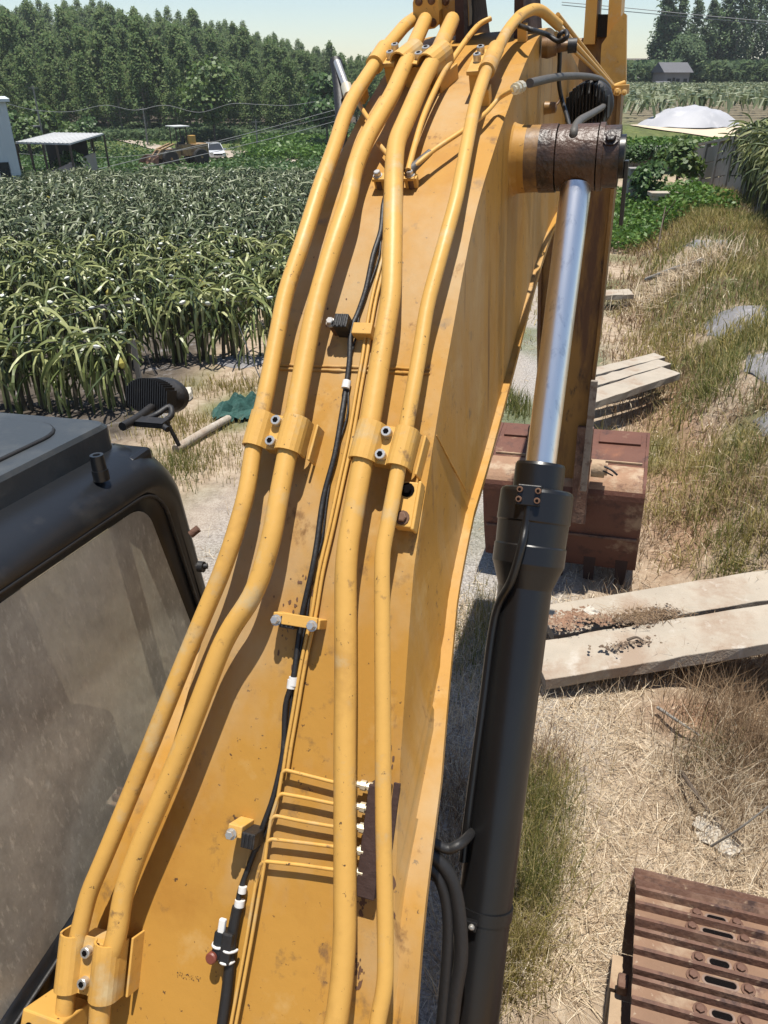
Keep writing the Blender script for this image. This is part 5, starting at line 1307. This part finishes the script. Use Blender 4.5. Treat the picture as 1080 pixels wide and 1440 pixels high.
def car():
    p = at_g(303,224); rz = rad(20)
    t = thing('car', (p.x, p.y, Hf(p.x,p.y)+.06), 'small white car parked on the dirt road by the plantation', 'car', None, rz)
    # x = width, -y = front
    sect = [(-2.1,.42,.62,.70),(-2.0,.30,.74,.80),(-1.2,.25,.84,.86),(-.95,.25,.87,.86),(0,.25,.90,.87),(1.2,.25,.92,.86),(1.9,.28,.92,.82),(2.15,.45,.85,.72)]
    b = MB(); rings = []
    for y, z0, z1, w in sect: rings.append([(-w*.94,y,z0),(w*.94,y,z0),(w,y,(z0+z1)/2),(w*.92,y,z1),(-w*.92,y,z1),(-w,y,(z0+z1)/2)])
    vs = [q for r in rings for q in r]; n = len(rings)
    b.add(vs, [(6*i+k, 6*i+(k+1)%6, 6*(i+1)+(k+1)%6, 6*(i+1)+k) for i in range(n-1) for k in range(6)]+[tuple(range(5,-1,-1)), tuple(range(6*n-6, 6*n))])
    b.build('body', M['carwhite'], t, .04)
    b = MB(); cab = [(-1.0,.86,.78),(-.25,1.40,.60),(1.0,1.42,.60),(1.75,.92,.74)]; vs = []
    for y, z, w in cab: vs += [(-w,y,z),(w,y,z)]
    vs2 = [(-.78,-1.0,.84),(.78,-1.0,.84),(-.74,1.75,.84),(.74,1.75,.84)]
    b.add(vs, [(0,1,3,2),(2,3,5,4),(4,5,7,6)]); b.add(vs, [(0,2,4,6),(1,7,5,3)]); b.build('glasshouse', M['carglass'], t)
    b = MB(); b.box((0,.38,1.43), (.56,0,0), (0,.64,0), (0,0,.025))
    for s in (-1,1):
        b.bar((s*.76,-.98,.87),(s*.59,-.25,1.42),.07,.05,(1,0,0)); b.bar((s*.62,.45,.9),(s*.605,.45,1.42),.07,.04,(1,0,0)); b.bar((s*.73,1.72,.92),(s*.6,1.02,1.43),.10,.05,(1,0,0))
    b.build('roof', M['carwhite'], t, .01)
    for s in (-1,1):
        for y in (-1.3,1.3):
            w = MB(); w.lathe((s*.80,y,.31), (s,0,0), [(-.12,.31),(.08,.31),(.08,.20)], 18, 0); w.lathe((s*.80,y,.31), (s,0,0), [(.075,.20),(.085,.20)], 12, 1); w.build('wheel', [M['tyre'], M['steel']], t)
        w = MB(); w.box((s*.62,-2.06,.63), (.16,0,0), (0,.05,0), (0,0,.07)); w.build('headlight', M['steel'], t, .01)
        w = MB(); w.box((s*.95,-.75,.95), (.09,0,0), (0,.04,0), (0,0,.06)); w.build('mirror', M['carwhite'], t, .01)
    w = MB(); w.box((0,-2.11,.55), (.42,0,0), (0,.03,0), (0,0,.08)); w.build('grille', M['tyre'], t, .01)
car()
def loader():
    p = at_g(256,234); t = thing('wheel_loader', (p.x, p.y, Hf(p.x,p.y)+.06), 'rusty brown wheel loader with a canopy, parked beside the white car', 'loader', None, rad(-52))
    # x forward is the bucket side (points left in the picture): build along -y forward then turned
    b = MB(); b.box((0,1.1,1.25), (.75,0,0), (0,1.2,0), (0,0,.45)); b.box((0,2.25,1.15), (.70,0,0), (0,.12,0), (0,0,.55)); b.build('engine_hood', M['loader'], t, .06)
    b = MB(); b.box((0,-1.1,1.0), (.55,0,0), (0,.9,0), (0,0,.35)); b.build('front_frame', M['loader'], t, .05)
    for s in (-1,1):
        for y in (-1.35,1.45):
            w = MB(); w.lathe((s*.92,y,.68), (s,0,0), [(-.22,.60),(-.18,.68),(.18,.68),(.22,.60),(.22,.34)], 20, 0); w.lathe((s*.92,y,.68), (s,0,0), [(.20,.34),(.12,.10),(.24,.10)], 14, 1); w.build('wheel', [M['tyre'], M['loader']], t)
        a = MB(); a.bar((s*.45,-.7,1.75),(s*.45,-1.9,1.35),.12,.28,(1,0,0)); a.bar((s*.45,-1.9,1.35),(s*.45,-2.7,.55),.12,.24,(1,0,0)); a.build('lift_arm', M['loader'], t, .02)
        for y in (-.45,.45):
            a = MB(); a.bar((s*.6,y,1.5),(s*.6,y,3.02),.07,.07,(1,0,0)); a.build('canopy_post', M['rust_and_shade'], t)
    b = MB(); b.box((0,0,3.06), (.85,0,0), (0,.72,0), (0,0,.05)); b.build('canopy', M['sheetroof'], t, .02)
    b = MB(); b.box((0,.15,1.75), (.28,0,0), (0,.25,0), (0,0,.10)); b.box((0,.40,2.05), (.26,0,0), (0,.06,0), (0,0,.28)); b.build('seat', M['seat'], t, .03)
    b = MB(); b.box((.35,.95,2.0), (.22,0,0), (0,.35,0), (0,0,.35)); b.build('air_cleaner', M['pipe'], t, .03)
    b = MB(); prof = [(-2.55,.95),(-2.62,.45),(-2.85,.12),(-3.55,.05)]
    for (y0,z0),(y1,z1) in zip(prof, prof[1:]): b.bar((0,y0,z0),(0,y1,z1),2.5,.06,(1,0,0)) if False else b.box(((0),(y0+y1)/2,(z0+z1)/2), (1.25,0,0), (0,(y1-y0)/2-.01,(z1-z0)/2), (0,.02,.03))
    for s in (-1,1): b.prism([(s*1.25-.02,y,z) for y, z in prof]+[(s*1.25-.02,-3.0,.75)], (.04,0,0))
    b.build('bucket', M['rust'], t, .01)
loader()
# poles and wires
def pole(x, ytop, ybot, Y, r, label, group=None):
    p, q = at_y(x, ybot, Y), at_y(x, ytop, Y); z0 = Hf(p.x, Y); t = thing('utility_pole', (p.x, Y, z0), label, 'pole', group)
    b = MB(); b.tube([(0,0,-.3),(0,0,q.z-z0)], [r*1.15, r*.8], 8); b.build('pole', M['pole'], t)
    b = MB(); b.box((0,0,q.z-z0-.25), (.5,0,0), (0,.04,0), (0,0,.04)); b.build('crossarm', M['pole'], t); return q
def cable(pts, r, label, m='wire'):
    P = [V(p) for p in pts]; b = MB(); c = P[0].copy(); b.tube(spline([p-c for p in P], 6), r, 5)
    o = b.build('power_line', M[m], None, 0, label, 'wire'); o.location = c; return o
pole(53,120,156,96,.11,'thin pale pole standing above the white shed, before the plantation')
pole(207,150,197,104,.09,'thin pale pole left of the loader against the dark trunks')
pole(362,168,203,98,.09,'short pale pole right of the white car at the plantation edge')
pole(297,196,228,92,.07,'slim grey post just in front of the white car')
cable([at_y(10,146,70), at_y(50,155,78), at_y(100,157,86), at_y(148,148,96), at_y(190,155,96), at_y(232,148,98), at_y(280,158,98), at_y(325,146,98), at_y(365,147,98), at_y(410,148,98), at_y(470,138,98)], .022, 'long sagging wire looping across the face of the plantation')
cable([at_y(-10,250,52), at_y(100,245,56), at_y(220,218,62), at_y(340,190,68), at_y(480,152,75)], .022, 'upper of the slanting wires crossing in front of the loader')
cable([at_y(-10,212,60), at_y(120,222,60), at_y(250,212,62), at_y(370,186,68), at_y(480,160,75)], .012, 'middle slanting wire between the two thicker ones behind the field')
cable([at_y(200,236,56), at_y(300,214,62), at_y(400,190,68), at_y(480,168,75)], .022, 'lower of the slanting wires crossing over the white car')
cable([at_y(790,3,60), at_y(880,11,60), at_y(980,21,60), at_y(1100,32,60)], .022, 'upper power line across the sky at the top right')
cable([at_y(790,7,60), at_y(880,16,60), at_y(980,25,60), at_y(1100,36,60)], .022, 'lower power line across the sky at the top right')
cable([at_y(0,465,10.5), at_y(70,450,10.9), at_y(145,430,11.5), at_y(190,418,12)], .008, 'slack dark wire slanting up over the front plant row', 'darkwire')
cable([at_y(145,430,11.5), at_y(180,455,11.4), at_y(200,485,11.3), at_y(215,520,11.2), at_y(240,560,11)], .007, 'dark stay wire falling from the front row to the ground', 'darkwire')
cable([at_y(335,455,11), at_y(352,500,10.2), at_y(372,545,9.6)], .007, 'thin dark stay wire beside the boom at the end of the second row', 'darkwire')

# ------------------------------------------------------------------ right background
def panel_wall():
    A, B = Vector((10.75,29.2,0)), Vector((9.75,22.6,0)); t = thing('panel_wall', (A.x,A.y,Hf(A.x,A.y)), 'grey concrete panel wall with posts and a pale top edge beside the plants', 'wall'); O = t.location.copy()
    n = 4
    for i in range(n):
        p, q = A.lerp(B,i/n), A.lerp(B,(i+1)/n); zp, zq = Hf(p.x,p.y), Hf(q.x,q.y)
        for k in range(3):
            b = MB(); d = (q-p).normalized()*.06; h0, h1 = .02+k*.47, .46+k*.47
            b.prism([Vector((*(p+d).xy,zp-.1*(k==0)+h0))-O, Vector((*(q-d).xy,zq-.1*(k==0)+h0))-O, Vector((*(q-d).xy,zq+h1))-O, Vector((*(p+d).xy,zp+h1))-O], (.07,0,0)); b.build('wall_panel', M['panelwall'], t)
    for i in range(n+1):
        p = A.lerp(B,i/n); b = MB(); b.box(Vector((p.x+.02,p.y,Hf(p.x,p.y)+.7))-O, (.08,0,0), (0,.07,0), (0,0,.85)); b.build('wall_post', M['panelwall'], t)
    b = MB(); b.bar(Vector((A.x+.03,A.y,Hf(A.x,A.y)+1.50))-O, Vector((B.x+.03,B.y,Hf(B.x,B.y)+1.50))-O, .16, .07); b.build('wall_coping', M['concrete'], t)
panel_wall()
def retaining():
    b = MB(); n = 12; t = thing('retaining_wall', (9,35.3,Hf(9,34)), 'grey rendered retaining wall below the hedge in the distance on the right', 'wall'); O = t.location.copy()
    for i in range(n):
        x0 = 4.0+i*1.1; b = MB(); z = Hf(x0+.5,34.5); h = 1.02-.03*random.random(); b.box(Vector((x0+.55,35.3,z+h/2-.1))-O, (.545,0,0), (0,.12,0), (0,0,h/2+.1)); b.build('wall_panel', M['greywall'], t)
    b = MB(); b.box(Vector((4.0+n*.55,35.3,Hf(9,34.5)+.98))-O, (n*.56,0,0), (0,.16,0), (0,0,.04)); b.build('wall_coping', M['greywall'], t)
retaining()
p = at_y(891,265,26.5); b = MB(); b.box((0,0,.55), (.22,0,0), (0,.18,0), (0,0,.6)); b.box((0,0,1.17), (.25,0,0), (0,.21,0), (0,0,.03)); o = b.build('gate_pillar', M['greywall'], None, .01, 'short grey concrete pillar beyond the ground cover, left of the green bush', 'pillar'); o.location = (p.x, p.y, Hf(p.x,p.y)-.05)
p = at_g(955,278); b = MB(); b.box((0,0,.10), (.85,0,0), (0,.22,0), (0,0,.05)); b.box((-.7,0,.02), (.06,0,0), (0,.2,0), (0,0,.08)); b.box((.7,0,.02), (.06,0,0), (0,.2,0), (0,0,.08)); o = b.build('concrete_bench', M['concrete'], None, .01, 'low pale concrete slab on blocks at the foot of the panel wall', 'slab'); o.location = (p.x, p.y, Hf(p.x,p.y))
def heap():
    c = at_y(968,180,43); L_ = 6.3/2; b = MB(); K = 40; J = 14; vs = []
    for j in range(J+1):
        for i in range(K):
            a = 2*math.pi*i/K; r_ = 1-j/J; k = 1+.05*math.sin(3*a+1)+.03*math.sin(7*a)
            x, y = math.cos(a)*r_*L_*k*.80, math.sin(a)*r_*2.0*k; z = (1-r_**2.6)*.82+r_*.0+.16*(1-r_)**.4*mnoise.noise(Vector((x*1.3, y*1.3, 3)))+.06*mnoise.noise(Vector((x*4,y*4,1)))
            if x < -1.2: z *= .86
            vs.append((x, y, z))
    b.add(vs, [(j*K+i, j*K+(i+1)%K, (j+1)*K+(i+1)%K, (j+1)*K+i) for j in range(J) for i in range(K)], 0, True)
    o = b.build('covered_heap', M['tarp'], None, 0, 'low domed heap under a white tarp on pale sand in the distance', 'heap'); o.location = (c.x, 43, Hf(c.x,43)+.03)
    b = MB(); vs = []; n = 36
    for j in range(5):
        for i in range(n):
            a = 2*math.pi*i/n; x, y = c.x+.35+math.cos(a)*2.95*(1-j/5)*(1+.12*math.sin(2*a+1)+.08*math.sin(5*a)+.05*math.sin(9*a+2)), 42.3+math.sin(a)*2.6*(1-j/5)*(1+.12*math.sin(3*a)+.08*math.sin(7*a+1)); vs.append((x, y, Hf(x,y)+.045))
    b.add(vs, [(j*n+i, j*n+(i+1)%n, (j+1)*n+(i+1)%n, (j+1)*n+i) for j in range(4) for i in range(n)]+[tuple(range(4*n,5*n))], 0, True); b.build('sand_pad', M['sand'], None, kind='structure')
heap()
def house(x, y, Y, w, d, h, label, rz):
    p = at_y(x, y, Y); t = thing('house', (p.x, Y, Hf(p.x,Y)-.3), label, 'house', None, rz)
    b = MB(); b.box((0,0,h/2), (w/2,0,0), (0,d/2,0), (0,0,h/2)); b.build('wall', M['housewall'], t)
    b = MB(); b.prism([(-w/2-.4,-d/2-.5,h),( -w/2-.4,d/2+.5,h),(-w/2-.4,0,h+d*.30)], (w+.8,0,0)); b.build('roof', M['houseroof'], t)
    for k in (-.3,.05,.35):
        b = MB(); b.box((k*w,-d/2-.03,h*.5), (w*.07,0,0), (0,.04,0), (0,0,h*.17)); b.build('window', M['darkwood'], t)
    b = MB(); b.box((-.12*w,-d/2-.03,h*.36), (w*.05,0,0), (0,.05,0), (0,0,h*.36)); b.build('door', M['darkwood'], t); return t
house(941,122,150,4.3,5,2.7,'old grey house with a dark roof before the far tree belt',0.1)
house(904,122,156,5.0,3,1.3,'long low grey shed left of the old house',0)
h_ = house(930,124,146,1.8,1.5,1.0,'small pale outbuilding beside the old house',0.2)
def rail_fence():
    t = None
    A, B = at_y(1005,228,31), at_y(1130,228,31); z = Hf(A.x+2,31); t = thing('rail_fence', (A.x,31,z), 'pale metal rail fence on curved posts at the right edge behind the plants', 'fence'); O = t.location.copy()
    top = at_y(1010,198,31).z
    for k in range(5):
        p = A.lerp(B,k/4); b = MB(); b.tube(spline([Vector((p.x,31,z))-O, Vector((p.x,31,top-.25))-O, Vector((p.x-.05,30.95,top-.03))-O, Vector((p.x-.25,30.85,top+.02))-O], 4), .035, 7); b.build('post', M['sheetroof'], t)
    for k in range(5):
        zz = top-.03-.17*k; b = MB(); b.tube([Vector((A.x,31.05,zz))-O, Vector((B.x,31.05,zz))-O], .022, 6); b.build('rail', M['wire'], t)
    b = MB(); c = at_y(1055,224,30); b.prism([Vector((c.x-1.2,29.2,top-1.0))-O, Vector((c.x+2.4,29.2,top-1.0))-O, Vector((c.x+2.6,30.6,top-.8))-O, Vector((c.x-1.4,30.6,top-.8))-O], (0,0,.05)); b.build('sheet_cover', M['whitesheet'], t)
rail_fence()

# ------------------------------------------------------------------ grass (numpy)
def blades(name, pts, hgt, wid, lean, m, label, seed=0, flat=0.0, segs=2):
    r = np.random.default_rng(seed); pts = np.asarray(pts, float); n = len(pts)
    if n == 0: return
    dist = np.hypot(pts[:,0], pts[:,1])
    Hh = hgt*r.uniform(.45,1.3,n); W = wid*r.uniform(.6,1.4,n)*np.clip(dist/4.5, .8, 4)
    a = r.uniform(0, 2*np.pi, n); le = lean*r.uniform(.2,1.5,n)
    d = np.stack([np.cos(a), np.sin(a), np.zeros(n)], 1); s = np.stack([-np.sin(a+r.uniform(-1,1,n)), np.cos(a+r.uniform(-1,1,n)), np.zeros(n)], 1)
    base = np.stack([pts[:,0], pts[:,1], H(pts[:,0], pts[:,1])-.005], 1)
    if pts.shape[1] > 2: base[:,2] += pts[:,2]
    up = np.array([0,0,1.0]); fl = (r.random(n) < flat)
    le = np.where(fl, 2.6, le)
    v1 = (d*np.sin(le*.45)[:,None] + up*np.cos(np.minimum(le*.45,1.45))[:,None]); v2 = (d*np.sin(np.minimum(le,2.2))[:,None] + up*np.cos(np.minimum(le,1.75))[:,None])
    v1[fl] = d[fl]*.93+up*.22*r.uniform(0,1,(fl.sum(),1)); v2[fl] = d[fl]*.98-up*.06
    mid = base+v1*(Hh*.5)[:,None]; tip = mid+v2*(Hh*.55)[:,None]
    w = s*(W/2)[:,None]
    V5 = np.stack([base-w, base+w, mid+w*.8, mid-w*.8, tip], 1).reshape(-1,3)
    k = np.arange(n)*5
    me = bpy.data.meshes.new(name)
    me.vertices.add(n*5); me.vertices.foreach_set('co', V5.astype(np.float32).ravel())
    loops = np.stack([k,k+1,k+2,k+3, k+3,k+2,k+4], 1).ravel()
    me.loops.add(len(loops)); me.loops.foreach_set('vertex_index', loops.astype(np.int32))
    st = np.stack([np.arange(n)*7, np.arange(n)*7+4], 1).ravel(); me.polygons.add(2*n); me.polygons.foreach_set('loop_start', st.astype(np.int32))
    me.update(calc_edges=True); me.materials.append(M[m])
    return link(name, me, None, 0, label, 'grass', None, 'stuff')
def footx(y): return np.where(y > 5.4, 2.25+.272*(y-5.4), 2.25+.10*(5.4-y))
def scatter(n, x0, x1, y0, y1, f, seed):
    r = np.random.default_rng(seed); y = y0*(y1/y0)**r.random(n); x = r.uniform(x0, x1, n)   # denser nearby
    x = x0+(x1-x0)*r.random(n)
    keep = r.random(n) < f(x, y); return np.stack([x[keep], y[keep]], 1)
def clumps(n, per, sig, x0, x1, y0, y1, f, seed, sc=True):
    c = scatter(n, x0, x1, y0, y1, f, seed); r = np.random.default_rng(seed+1)
    k = np.repeat(np.arange(len(c)), per); s = sig*(np.clip(c[k,1]/6, .6, 2.5) if sc else 1)
    return c[k]+r.normal(0, 1, (len(k),2))*np.asarray(s).reshape(-1,1 if sc else 1)
def offtrack(x, y):                              # keep machine tracks free
    r = x*AR.x+y*AR.y; f_ = x*AF.x+y*AF.y
    return ~(((np.abs(r-.67) < .36) | (np.abs(r+1.99) < .36)) & (f_ < 2.35))
def ok(x, y):
    m_ = np.ones(np.shape(x), bool)
    for sx_, sy_, rx_, ry_ in SHEETS: m_ &= ((x-sx_)/(rx_*.9))**2+((y-sy_)/(ry_*.9))**2 > 1
    return m_ & (y < 26) & offtrack(x, y) & (~((x < -2.2+.03*(y-9)) & (y > 8.6)))
patch = lambda x, y, k=1.0: bumps(x*k, y*k)
def f_straw(x, y):
    e = x-footx(y); w = np.clip(.55+.5*patch(x, y, .8), .05, 1)*(e < 4.5)*(e > -4.2)
    red_ = np.hypot((x-2.1)/.5, (y-3.75)/.55) < .75
    return ok(x, y)*w*np.where(red_, .12, 1)*np.where(e < -.9, .35, 1)*np.where(y > 7, .6, 1)
blades('dry_grass', scatter(110000, -3.5, 9, 1.9, 13, f_straw, 1), .17, .0042, 1.2, 'straw', 'matted dry straw covering the ground right of the boom', 11, .62)
blades('dry_grass', scatter(60000, .2, 3.6, 2.0, 5.2, lambda x, y: ok(x, y)*np.clip(.75+.5*patch(x,y,1.1),0,1)*np.where(np.hypot((x-2.1)/.5, (y-3.75)/.55) < .75, .08, 1), 5), .21, .0038, 1.2, 'straw', 'long bleached straw lying flat beside the track', 12, .8)
def f_tuft(x, y):
    e = x-footx(y); return ok(x, y)*((e > .1) & (e < 4.6) & (y > 5.2))*np.clip(.35+.7*patch(x+3, y, .7), 0, 1)
blades('yellow_grass', clumps(5200, 44, .11, -.5, 12, 5.2, 25, f_tuft, 21), .24, .0042, 1.0, 'grass_y', 'yellowing tufts of grass covering the right bank', 22)
def f_green(x, y):
    e = x-footx(y); g = np.hypot((e-1.6)/1.0, (y-9.3)/1.9) < 1; g2 = np.hypot((e-2.6)/.9, (y-12)/2.2) < 1
    return ok(x, y)*((g | g2)*np.clip(.6+.5*patch(x,y,1),0,1)*.95 + .45*((e > .5) & (e < 4.4))*np.clip(.5+.8*patch(x-2, y, .9), 0, 1))
blades('green_grass', clumps(4600, 46, .11, 1, 10, 5.2, 22, f_green, 31), .24, .0042, .95, 'grass_g', 'green patches of long grass on the right bank', 32)
def f_brown(x, y):
    e = x-footx(y); return ok(x, y)*((e > -.5) & (e < 3))*np.clip(.4+.7*patch(x-5, y+2, 1.1), 0, 1)
blades('brown_grass', clumps(3200, 38, .11, 0, 9, 4.2, 24, f_brown, 41), .19, .0046, 1.1, 'grass_b', 'brown dying grass on the foot of the bank', 42, .3)
# green tufts right of the boom cylinder, and small ones by bucket and path
def tuft(name, cx, cy, rx, ry, n, h, m, label, seed, lean=.55):
    r = np.random.default_rng(seed); p = np.stack([cx+r.normal(0,1,n)*rx, cy+r.normal(0,1,n)*ry], 1); p = p[offtrack(p[:,0], p[:,1])]
    return blades(name, p, h, .0042, lean, m, label, seed+1)
def gp(x, y): p = at_g(x, y); return p.x, p.y
for i, (x, y, rx, ry, n, h, m, lab) in enumerate((
    (755,1140,.10,.13,650,.28,'grass_g','tall green tuft of grass right beside the black cylinder'),
    (745,1210,.10,.13,520,.26,'grass_g','green grass just below the tall tuft by the cylinder'),
    (750,1255,.07,.10,500,.26,'grass_g','sparse green grass beside the cylinder clamp'),
    (765,1080,.10,.10,500,.22,'grass_b','reddish brown grass above the tall green tuft'),
    (725,1330,.08,.10,600,.24,'grass_y','yellow green tuft low beside the black cylinder'),
    (715,1390,.10,.10,500,.18,'grass_y','thin yellow grass at the bottom beside the cylinder'),
    (700,880,.12,.25,700,.16,'grass_y','low grass between boom and cylinder'),
    (655,920,.14,.30,600,.14,'grass_g','low green grass behind the boom edge'),
    (640,1150,.10,.3,900,.16,'grass_b','dull grass between boom foot and cylinder'),
    (725,575,.16,.22,420,.26,'grass_g','small green tuft beyond the bucket left of the rod'),
    (250,660,.18,.30,900,.13,'grass_g','short green grass on the dirt by the cab front'),
    (290,640,.35,.35,900,.11,'grass_y','thin dry grass around the fallen pale post'),
    (250,600,.35,.25,800,.14,'grass_y','yellowish grass at the edge of the left field'),
    (330,545,.5,.25,900,.13,'grass_y','dry grass between the net and the plant rows'),
    (870,645,.25,.25,700,.22,'grass_y','yellow grass hanging over the bucket corner'),
    (1000,1065,.1,.08,160,.22,'grass_g','thin green shoots on the reddish slope'),
    (1050,985,.35,.15,1500,.32,'grass_b','tangled dry stems under the near planks'),
    (1058,1060,.25,.28,2200,.36,'grass_b','tangle of dry stems at the right edge above the track'),
    (1010,1130,.15,.2,700,.30,'straw','dry stems spilling down the reddish slope'),
    (905,880,.10,.04,160,.14,'straw','dry stems strewn on the rear near plank'))):
    cx, cy = gp(x, y); 
    if 'on the rear near plank' in lab:
        n = 420; r = np.random.default_rng(5); q_ = on_z(905,866,.31); p = np.stack([q_.x+r.normal(0,.19,n), q_.y+r.normal(0,.05,n)+0, np.full(n,.0)], 1); p[:,2] = .325-H(p[:,0],p[:,1]); blades('dry_stems', p, .10, .0032, 1.2, 'grass_b', lab, 77, .9); continue
    tuft('grass_tuft', cx, cy, rx, ry, n, h, m, lab, 200+3*i, .9 if m in ('straw','grass_b') else .6)
for i, (x, y, n) in enumerate(((758,1120,420),(748,1190,380),(742,1260,320),(722,1330,300))):
    cx, cy = gp(x, y); tuft('grass_tuft', cx+.03, cy, .12, .12, n, .26, 'grass_y', 'yellowed blades mixed into the green grass beside the cylinder', 400+3*i, .9)
# heap of dry straw under the pole on the bank
r = np.random.default_rng(9); cx, cy = gp(955,400); n = 2600; p = np.stack([cx+r.normal(0,.55,n), cy+r.normal(0,.45,n)], 1)
p = np.c_[p, .16*np.exp(-(((p[:,0]-cx)/.7)**2+((p[:,1]-cy)/.55)**2))*r.random(n)]; blades('straw_heap', p, .40, .004, 1.3, 'straw', 'heap of pale dry straw on the bank below the wooden pole', 91, .6)
# ground cover and far grass
def leafpatch(name, pts, size, m, label, seed, zt=.25):
    r = np.random.default_rng(seed); n = len(pts); c = np.c_[pts, H(pts[:,0], pts[:,1])+zt*r.random(n)]
    a = r.normal(0,1,(n,3)); a[:,2] *= .4; a /= np.linalg.norm(a,axis=1)[:,None]; b = np.cross(a, r.normal(0,1,(n,3))); b /= np.linalg.norm(b,axis=1)[:,None]
    s = size*r.uniform(.6,1.4,(n,1)); Q = np.stack([c-a*s, c+b*s*.6, c+a*s, c-b*s*.6], 1).reshape(-1,3)
    me = bpy.data.meshes.new(name); me.vertices.add(4*n); me.vertices.foreach_set('co', Q.astype(np.float32).ravel()); me.loops.add(4*n); me.loops.foreach_set('vertex_index', np.arange(4*n, dtype=np.int32))
    me.polygons.add(n); me.polygons.foreach_set('loop_start', (np.arange(n)*4).astype(np.int32)); me.update(calc_edges=True); me.materials.append(M[m]); return link(name, me, None, 0, label, 'plants', None, 'stuff')
cx, cy = gp(888,315); r = np.random.default_rng(13); n = 9000
leafpatch('ground_cover', np.stack([cx+r.uniform(-1.6,1.35,n), cy+r.uniform(-4,4,n)], 1), .06, 'cover', 'bright green leafy ground cover left of the far bank', 14, .45)
n = 16000; x_ = r.uniform(6,22,n); y_ = 35.6+3.2*r.random(n)**2
leafpatch('hedge_growth', np.stack([x_, y_], 1)[~((np.hypot((x_-.41*y_)/3.6,(y_-42.3)/3.0) < 1))], .11, 'cover', 'overgrown green weeds on the terrace above the retaining wall', 15, .20)
n = 9000; leafpatch('wall_creeper', np.stack([r.uniform(4,16,n), 35.05+.25*r.random(n)], 1), .09, 'bush', 'creeper hanging over the top of the grey retaining wall', 16, .01) if False else None
n = 30000; y_ = r.uniform(50,112,n); x_ = y_*r.uniform(-.5,.02,n); kp_ = ~((np.abs(x_+.225*y_) < 4.2) & (y_ > 82) & (r.random(n) < .85)) & (bumps(x_*.25,y_*.25) > -.5)
leafpatch('meadow', np.stack([x_[kp_], y_[kp_]], 1), .16, 'bush', 'rough green meadow between the field and the plantation', 17, .35)
n = 16000; y_ = r.uniform(24,112,n); x_ = y_*r.uniform(0,.23,n); kp_ = bumps(x_*.3,y_*.3) > -.3
leafpatch('meadow', np.stack([x_[kp_], y_[kp_]], 1), .15, 'bush', 'rough green growth on the flat ground behind the boom', 117, .4)
blades('dry_grass', np.stack([r.uniform(-1.5,5,9000), r.uniform(12,30,9000)], 1), .16, .004, 1.1, 'grass_y', 'dry grass on the open ground behind the boom', 118, .3)
n = 9000; y_ = r.uniform(84,110,n); x_ = y_*r.uniform(-.20,-.05,n)+0; leafpatch('tall_weeds', np.stack([x_+3.5, y_], 1)[(x_+3.5 > -.19*y_+2.2)], .22, 'cover', 'tall yellow-green weeds right of the white car', 18, 1.0)
# leafy lower slope under the first plantation trees
n = 26000; y_ = r.uniform(109,122,n); x_ = y_*r.uniform(-.58,.06,n); leafpatch('undergrowth', np.stack([x_, y_], 1), .3, 'leaf_dark' if 'leaf_dark' in M else 'bush', 'dark undergrowth below the plantation trees', 19, 1.2)
n = 30000; y_ = r.uniform(152,176,n); x_ = y_*r.uniform(.24,.66,n); leafpatch('undergrowth', np.stack([x_, y_], 1)[~((np.abs(x_-.365*y_) < 5) & (y_ < 158))], .5, 'leaf_dark', 'green scrub between the far field and the tree belt', 20, 4.2)
# ------------------------------------------------------------------ haze: one closed box of thin pale air round everything
def haze():
    zlo = min(v.co.z for v in bpy.data.objects['ground'].data.vertices)-1.0
    b = MB(); b.box((0, 230, (zlo+46)/2), (460,0,0), (0,330,0), (0,0,(46-zlo)/2))
    m = bpy.data.materials.new('haze_air'); m.use_nodes = True; nt = m.node_tree
    nt.nodes.remove(nt.nodes['Principled BSDF'])
    vol = nt.nodes.new('ShaderNodeVolumePrincipled'); vol.inputs['Color'].default_value = (.90,.95,1.0,1); vol.inputs['Density'].default_value = HAZE; vol.inputs['Anisotropy'].default_value = .2
    nt.links.new(vol.outputs[0], nt.nodes['Material Output'].inputs['Volume'])
    b.build('haze', m, None, 0, kind='stuff')
HAZE = .0003
haze()
